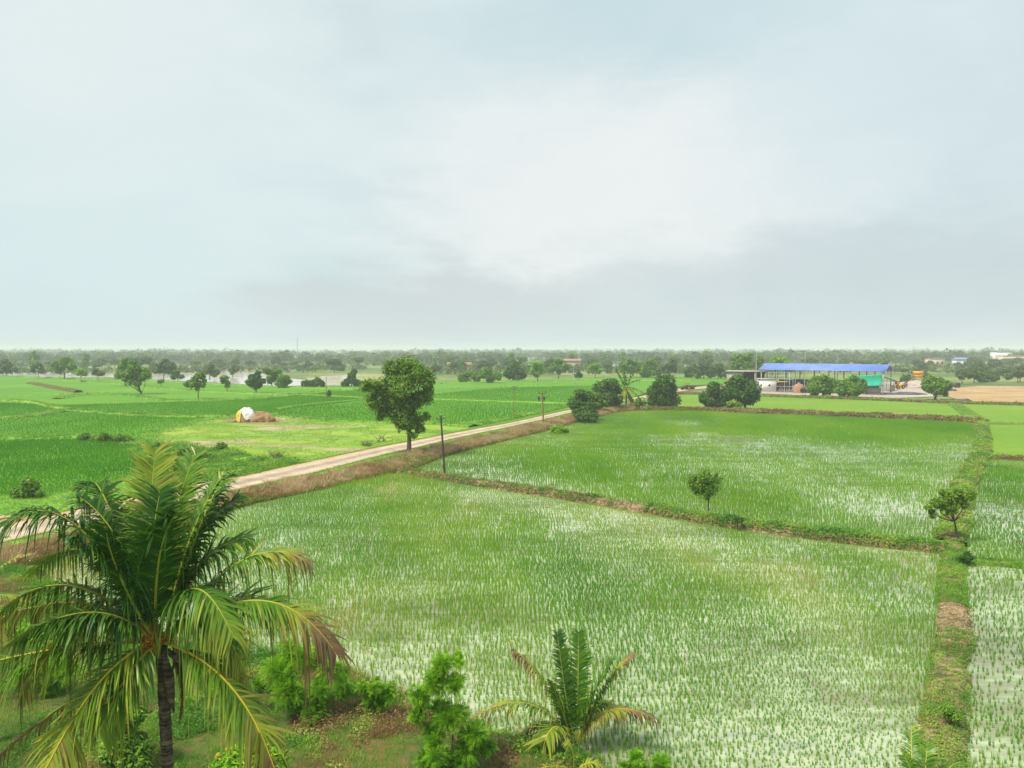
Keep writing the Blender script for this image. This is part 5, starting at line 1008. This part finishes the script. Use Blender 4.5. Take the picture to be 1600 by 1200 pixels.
# scaffold, machine, kiln, crates
t = at_shed('scaffold', 3.0, -1.5, 'steel scaffold frame with a yellow deck right of the white block', 'scaffold')
for i, (x, y) in enumerate(((0, 0), (3, 0), (6, 0), (9, 0), (0, 2.5), (6, 2.5), (9, 2.5))): MB().tube([(x, y, 0), (x, y, 7.2)], .09, 6).build('upright', M['galv'], t)
for z_ in (1.9, 4.6, 6.9): mb = MB(); mb.tube([(0, 0, z_), (9, 0, z_)], .07, 5); mb.tube([(0, 2.5, z_ + .1), (9, 2.5, z_ + .1)], .07, 5); mb.build('rail', M['galv'], t)
MB().box((4, 1.2, 3.6), (5.5, 2.2, .35)).build('deck', M['rim'], t)
t = at_shed('mixing_machine', 6.5, .8, 'grey machine with drum standing under the left part of the blue roof', 'machine')
MB().box((0, 0, 1.2), (3.4, 2.2, 1.4), taper=.8).build('body', M['steel'], t); MB().tube([(-1.2, 0, 2.6), (-.4, 0, 2.6), (.6, 0, 2.6), (1.3, 0, 2.6)], [.4, .8, .8, .5], 12).build('drum', M['rust'], t, True)
for q in (-1.3, 1.3): MB().box((q, 0, .28), (.3, 2, .5)).build('foot', M['steel'], t)
b = G(1248, 614); t = thing('brick_kiln', (b[0], b[1], 0), 'squat terracotta brick kiln with a dark arched mouth', 'kiln', rz=-.2)
dome(2.0, 1.8, 3.1, 15, 0, 0, amp=.05, pw=.4).build('wall', M['brick'], t, True)
MB().tube([(.9, -1.95, 1.0), (.9, -1.2, 1.0)], .75, 14).build('mouth', M['hole'], t); MB().box((0, 0, 3.2), (.9, .9, .9)).build('chimney', M['brick'], t)
b = G(1264, 614); t = thing('water_tank', (b[0], b[1], 0), 'low dark grey tank right of the terracotta kiln', 'tank', rz=-.3)
MB().box((0, 0, 1.15), (4.6, 2.2, 2.2)).build('body', M['steel'], t); MB().box((0, 0, 2.33), (4.8, 2.4, .16)).build('rim', M['concrete'], t)
t = thing('picket_fence', G(1222, 614), 'pale wooden picket fence in front of the scaffold', 'fence', rz=-.05)
for i in range(14): MB().box((i * .62 - 1, R1.uniform(-.05, .05), .75), (.12, .07, 1.4 + R1.uniform(-.2, .3))).build('picket', M['slab'], t)
MB().box((3.1, .08, .9), (8.6, .06, .1)).build('rail', M['slab'], t)
for i, (x, y, sx, sz, mt, lab) in enumerate(((12, 3, 3.2, 2.2, 'brick', 'stack of terracotta bricks under the blue roof'), (18.5, 2, 4.2, 1.6, 'steel', 'low dark machine bed under the middle of the blue roof'), (24, 3, 2.6, 2.6, 'rust', 'rusty hopper frame behind the twin trees'), (30, 6, 4, 2.0, 'concrete', 'pile of concrete blocks near the right end of the shed'))):
    t = at_shed('goods_stack', x, y, lab, 'stack')
    for k in range(4): MB().box(((k % 2 - .5) * sx * .5, 0, sz * (.25 + .5 * (k // 2))), (sx * .46, 1.8, sz * .46)).build('block', M[mt], t)
# heaps
def heap(x, y, rx, ry, rz_, mat, label, seed, pw=1.0):
    b = G(x, y); o = dome(rx, ry, rz_, seed, amp=.35, pw=pw, z0=-.1).build('gravel_heap' if mat != 'darksand' else 'sand_heap', M[mat], None, True); o.location = (b[0], b[1] + ry * .6, 0); tag(o, label, 'heap')
heap(1362, 611, 9, 6, 3.4, 'gravel', 'large grey gravel heap under the green net', 61)
heap(1340, 615, 5, 3, 1.2, 'gravel', 'low gravel heap right of the bushy twin tree', 62)
heap(1386, 617, 6, 2.4, .9, 'darksand', 'flat dark purple grey sand heap in the yard', 63)
heap(1420, 617, 7, 2.6, .9, 'darksand', 'flat dark sand heap left of the bright corner tree', 64)
heap(1438, 606, 7, 6, 2.6, 'yard', 'broad pale gravel mound under the orange hopper', 65)
heap(1507, 627, 2.6, 1.6, .8, 'darksand', 'small dark heap at the edge of the orange soil', 66)
heap(1482, 611, 4, 2, .9, 'darksand', 'dark heap behind the bright corner tree', 67)
# loader
b = G(1403, 607.5); t = thing('wheel_loader', b, 'yellow and red wheel loader with dark bucket beside the gravel', 'loader', rz=math.pi + .35)
MB().box((-.9, 0, 1.35), (2.6, 1.7, 1.2), taper=.9).build('body', M['yellow'], t); mb = MB(); mb.box((.4, 0, 2.4), (1.3, 1.4, 1.5), taper=.85); mb.build('cab', M['yellow'], t)
MB().box((.4, 0, 2.45), (1.34, 1.2, .8), taper=.92).build('window', M['hole'], t); MB().box((.4, 0, 3.2), (1.5, 1.6, .12)).build('roof', M['yellow'], t)
MB().box((-2.3, 0, 1.3), (.5, 1.6, 1.1)).build('engine_grille', M['red'], t)
for q in ((-1.5, -1), (-1.5, 1), (1.2, -1), (1.2, 1)):
    wv_ = MB().wheel((q[0], q[1], .75), .75, .45).build('wheel', M['tyre'], t, True); MB().wheel((q[0], q[1] * 1.02, .75), .35, .5).build('rim', M['rim'], wv_, True)
mb = MB()
for q in (-.6, .6): mb.tube([(.9, q, 1.6), (2.2, q, 1.5), (3.0, q, .7)], .13, 6)
mb.build('boom', M['yellow'], t)
mb = MB(); pr = [(3.0, .2), (4.0, .15), (4.1, .3), (3.3, .45), (3.2, 1.3), (2.95, 1.3)]; n6 = len(pr); V = [(x, -1.3, z) for x, z in pr] + [(x, 1.3, z) for x, z in pr]
mb.add(V, [(i, (i + 1) % n6, (i + 1) % n6 + n6, i + n6) for i in range(n6)]); mb.add(V, [(0, 1, 2, 3), (0, 3, 4, 5), (9, 8, 7, 6), (11, 10, 9, 6)]); mb.build('bucket', M['steel'], t)
# hopper and conveyors
b = G(1434, 601); t = thing('hopper', (b[0], b[1], 0), 'orange screening hopper on legs at the top of the gravel mound', 'hopper', rz=-.2)
mb = MB(); mb.box((0, 0, 5.2), (3.6, 3, 1.3)); mb.build('bin', M['orangep'], t); MB().box((0, 0, 3.7), (2.6, 1.8, 1.1), taper=1.55).build('funnel', M['orangep'], t)
for q in ((-1.8, -1.2), (1.8, -1.2), (-1.8, 1.2), (1.8, 1.2)): MB().tube([(q[0], q[1], 0), (q[0], q[1], 4.4)], .12, 6).build('leg', M['steel'], t)
def conveyor(p0, p1, label, mat):
    p0, p1 = np.array(p0), np.array(p1); t = thing('conveyor', p0, label, 'conveyor'); d = p1 - p0; L_ = np.linalg.norm(d[:2]); a = math.atan2(d[1], d[0]); t.rotation_euler = (0, 0, a)
    mb = MB(); mb.tube([(0, -.5, .0), (L_, -.5, d[2])], .14, 4); mb.tube([(0, .5, .0), (L_, .5, d[2])], .14, 4)
    for k in range(9): u = k / 8; mb.tube([(L_ * u, -.5, d[2] * u), (L_ * u, .5, d[2] * u)], .06, 4)
    mb.build('frame', M[mat], t); m2 = MB(); m2.add([(0, -.45, .15), (0, .45, .15), (L_, .45, d[2] + .15), (L_, -.45, d[2] + .15), (0, -.45, .1), (0, .45, .1), (L_, .45, d[2] + .1), (L_, -.45, d[2] + .1)], [(0, 3, 2, 1), (4, 5, 6, 7), (0, 4, 7, 3), (1, 2, 6, 5)]); m2.build('belt', M['bluep'] if mat == 'bluep' else M['tyre'], t)
    for u in (.35, .85):
        zb_ = -p0[2]
        mb = MB(); mb.tube([(L_ * u, -.5, d[2] * u), (L_ * u - .3, -.8, zb_)], .07, 5); mb.tube([(L_ * u, .5, d[2] * u), (L_ * u - .3, .8, zb_)], .07, 5); mb.build('leg', M['steel'], t)
conveyor(W(1381, 589, 268), W(1402, 596, 285), 'pale blue belt conveyor sloping from the shed end to the loader', 'bluep')
conveyor(W(1413, 600, 300), W(1428, 590, 315), 'yellow and teal conveyor climbing to the orange hopper', 'orangep')
# tractor with trailer
b = G(1072, 609); t = thing('tractor', b, 'faded brown red tractor with a canopy parked on the dirt road', 'tractor', rz=math.pi + .25)
MB().box((1.0, 0, 1.15), (1.7, .75, .75), taper=.92).build('bonnet', M['tractorp'], t); MB().box((-.3, 0, .95), (1.2, 1.0, .5)).build('chassis', M['steel'], t)
MB().box((-.55, 0, 1.5), (.55, .5, .5)).build('seat', M['hole'], t)
for q in (-1, 1):
    wv_ = MB().wheel((-.6, q * .85, .8), .8, .42).build('rear_wheel', M['tyre'], t, True); MB().wheel((-.6, q * .88, .8), .4, .42).build('rim', M['rim'], wv_, True)
    MB().wheel((1.5, q * .65, .45), .45, .25).build('front_wheel', M['tyre'], t, True)
    mb = MB(); mb.box((-.6, q * .85, 1.72), (1.3, .45, .08)); mb.build('mudguard', M['tractorp'], t)
    for x in (-1.1, .3): MB().tube([(x, q * .6, 1.2), (x, q * .6, 2.5)], .04, 5).build('canopy_post', M['steel'], t)
MB().box((-.4, 0, 2.55), (1.9, 1.5, .08)).build('canopy', M['tractorp'], t); MB().tube([(1.4, .2, 1.4), (1.4, .2, 2.3)], .05, 6).build('exhaust', M['steel'], t)
b = G(1081, 608.5); t = thing('farm_trailer', b, 'small brown tipping trailer behind the parked tractor', 'trailer', rz=math.pi + .25)
mb = MB(); mb.box((0, 0, .95), (2.8, 1.7, .12)); mb.box((0, -.82, 1.3), (2.8, .07, .6)); mb.box((0, .82, 1.3), (2.8, .07, .6)); mb.box((-1.37, 0, 1.3), (.07, 1.55, .6)); mb.box((1.37, 0, 1.3), (.07, 1.55, .6)); mb.build('bed', M['tractorp'], t)
for q in (-.8, .8): MB().wheel((-.3, q, .45), .45, .25).build('wheel', M['tyre'], t, True)
MB().tube([(1.3, 0, .8), (2.1, 0, .6)], .06, 6).build('drawbar', M['steel'], t)
heap(1050, 613, 7, 2, .5, 'orange', 'low bank of orange earth beside the parked tractor', 68)
# farm houses far away
def house(x, dist, wd_, h, dp, label, mat='beige', roof='slab', pitched=False, nwin=3, rz=0):
    t = thing('house', (x * 1.0 * dist / F, dist, -.12), label, 'building', rz=rz)
    MB().box((0, 0, h / 2), (wd_, dp, h)).build('wall', M[mat], t)
    if pitched:
        mb = MB(); o_ = .5; v = [(-wd_ / 2 - o_, -dp / 2 - o_, h), (wd_ / 2 + o_, -dp / 2 - o_, h), (wd_ / 2 + o_, dp / 2 + o_, h), (-wd_ / 2 - o_, dp / 2 + o_, h), (-wd_ / 2 - o_, 0, h + dp * .28), (wd_ / 2 + o_, 0, h + dp * .28)]
        mb.add(v, [(0, 1, 5, 4), (2, 3, 4, 5), (3, 2, 1, 0)]); mb.tri(v, [(0, 4, 3), (1, 2, 5)]); mb.build('roof', M[roof], t)
    else: MB().box((0, 0, h + .15), (wd_ + .8, dp + .8, .3)).build('roof', M[roof], t)
    for i in range(nwin): MB().box((-wd_ / 2 + wd_ * (i + .5) / nwin, -dp / 2 - .02, h * .55), (wd_ * .12, .1, h * .28)).build('window', M['dark'], t)
house(660, 640, 12, 8, 9, 'tall beige house with stepped flat roof beyond the right trees', nwin=3); house(649, 650, 6, 5.5, 7, 'lower beige wing left of the tall beige house', nwin=1)
house(704, 700, 16, 6, 8, 'low house with a blue roof among the right trees', 'white', 'bluep', True, 3); house(745, 690, 12, 4, 8, 'small white house right of the blue roofed one', 'white', nwin=3)
house(785, 820, 34, 9, 12, 'long pale building near the right edge', 'beige', 'slab', nwin=8, rz=.05); house(765, 900, 20, 13, 14, 'pale factory block with a white roof behind the long pale building', 'white', 'slab', nwin=4)
house(720, 640, 22, 3, 5, 'long low white wall building beneath the right trees', 'white', 'slab', nwin=5)
house(372, 318, 9, 4.2, 6, 'low white walled store beside the concrete building left of the shed', 'white', 'slab', nwin=2)
house(-82, 520, 16, 4.5, 8, 'pinkish hut seen between the trees behind the tall roadside tree', 'beige', 'straw', True, 2); house(94, 600, 13, 6, 8, 'hut with a terracotta roof beyond the middle rice field', 'beige', 'brick', True, 2)
house(157, 620, 9, 4, 7, 'small white hut between trees above the roadside palm', 'white', 'slab', nwin=2); house(378, 900, 26, 5, 10, 'long white shed far behind the blue roof left end', 'white', 'slab', nwin=5)
house(280, 560, 10, 4, 6, 'white farm hut behind the slim grey poles', 'white', 'slab', nwin=2)
t = thing('van', G(1490, 606), 'dark blue grey van parked behind the bright corner tree', 'van', rz=.1)
MB().box((0, 0, 1.25), (4.6, 1.9, 1.5), taper=.93).build('body', M['steel'], t); MB().box((1.3, -.93, 1.6), (1.4, .08, .5)).build('window', M['hole'], t)
for q in ((-1.5, -.9), (1.5, -.9), (-1.5, .9), (1.5, .9)): MB().wheel((q[0], q[1], .38), .38, .25).build('wheel', M['tyre'], t, True)

# ---------------------------------------------------------------- haze
m, t = new_mat('haze'); pv = t.nodes.new('ShaderNodeVolumePrincipled'); pv.inputs['Color'].default_value = (.90, .955, 1, 1); pv.inputs['Density'].default_value = .00034; pv.inputs['Anisotropy'].default_value = .0
oo = t.nodes.new('ShaderNodeOutputMaterial'); t.links.new(pv.outputs[0], oo.inputs['Volume'])
mb = MB(); mb.box((0, 2850, 17.5), (10000, 6100, 40)); hz = mb.build('haze', m); hz['kind'] = 'stuff'; hz['label'] = 'pale rainy haze over the plain'
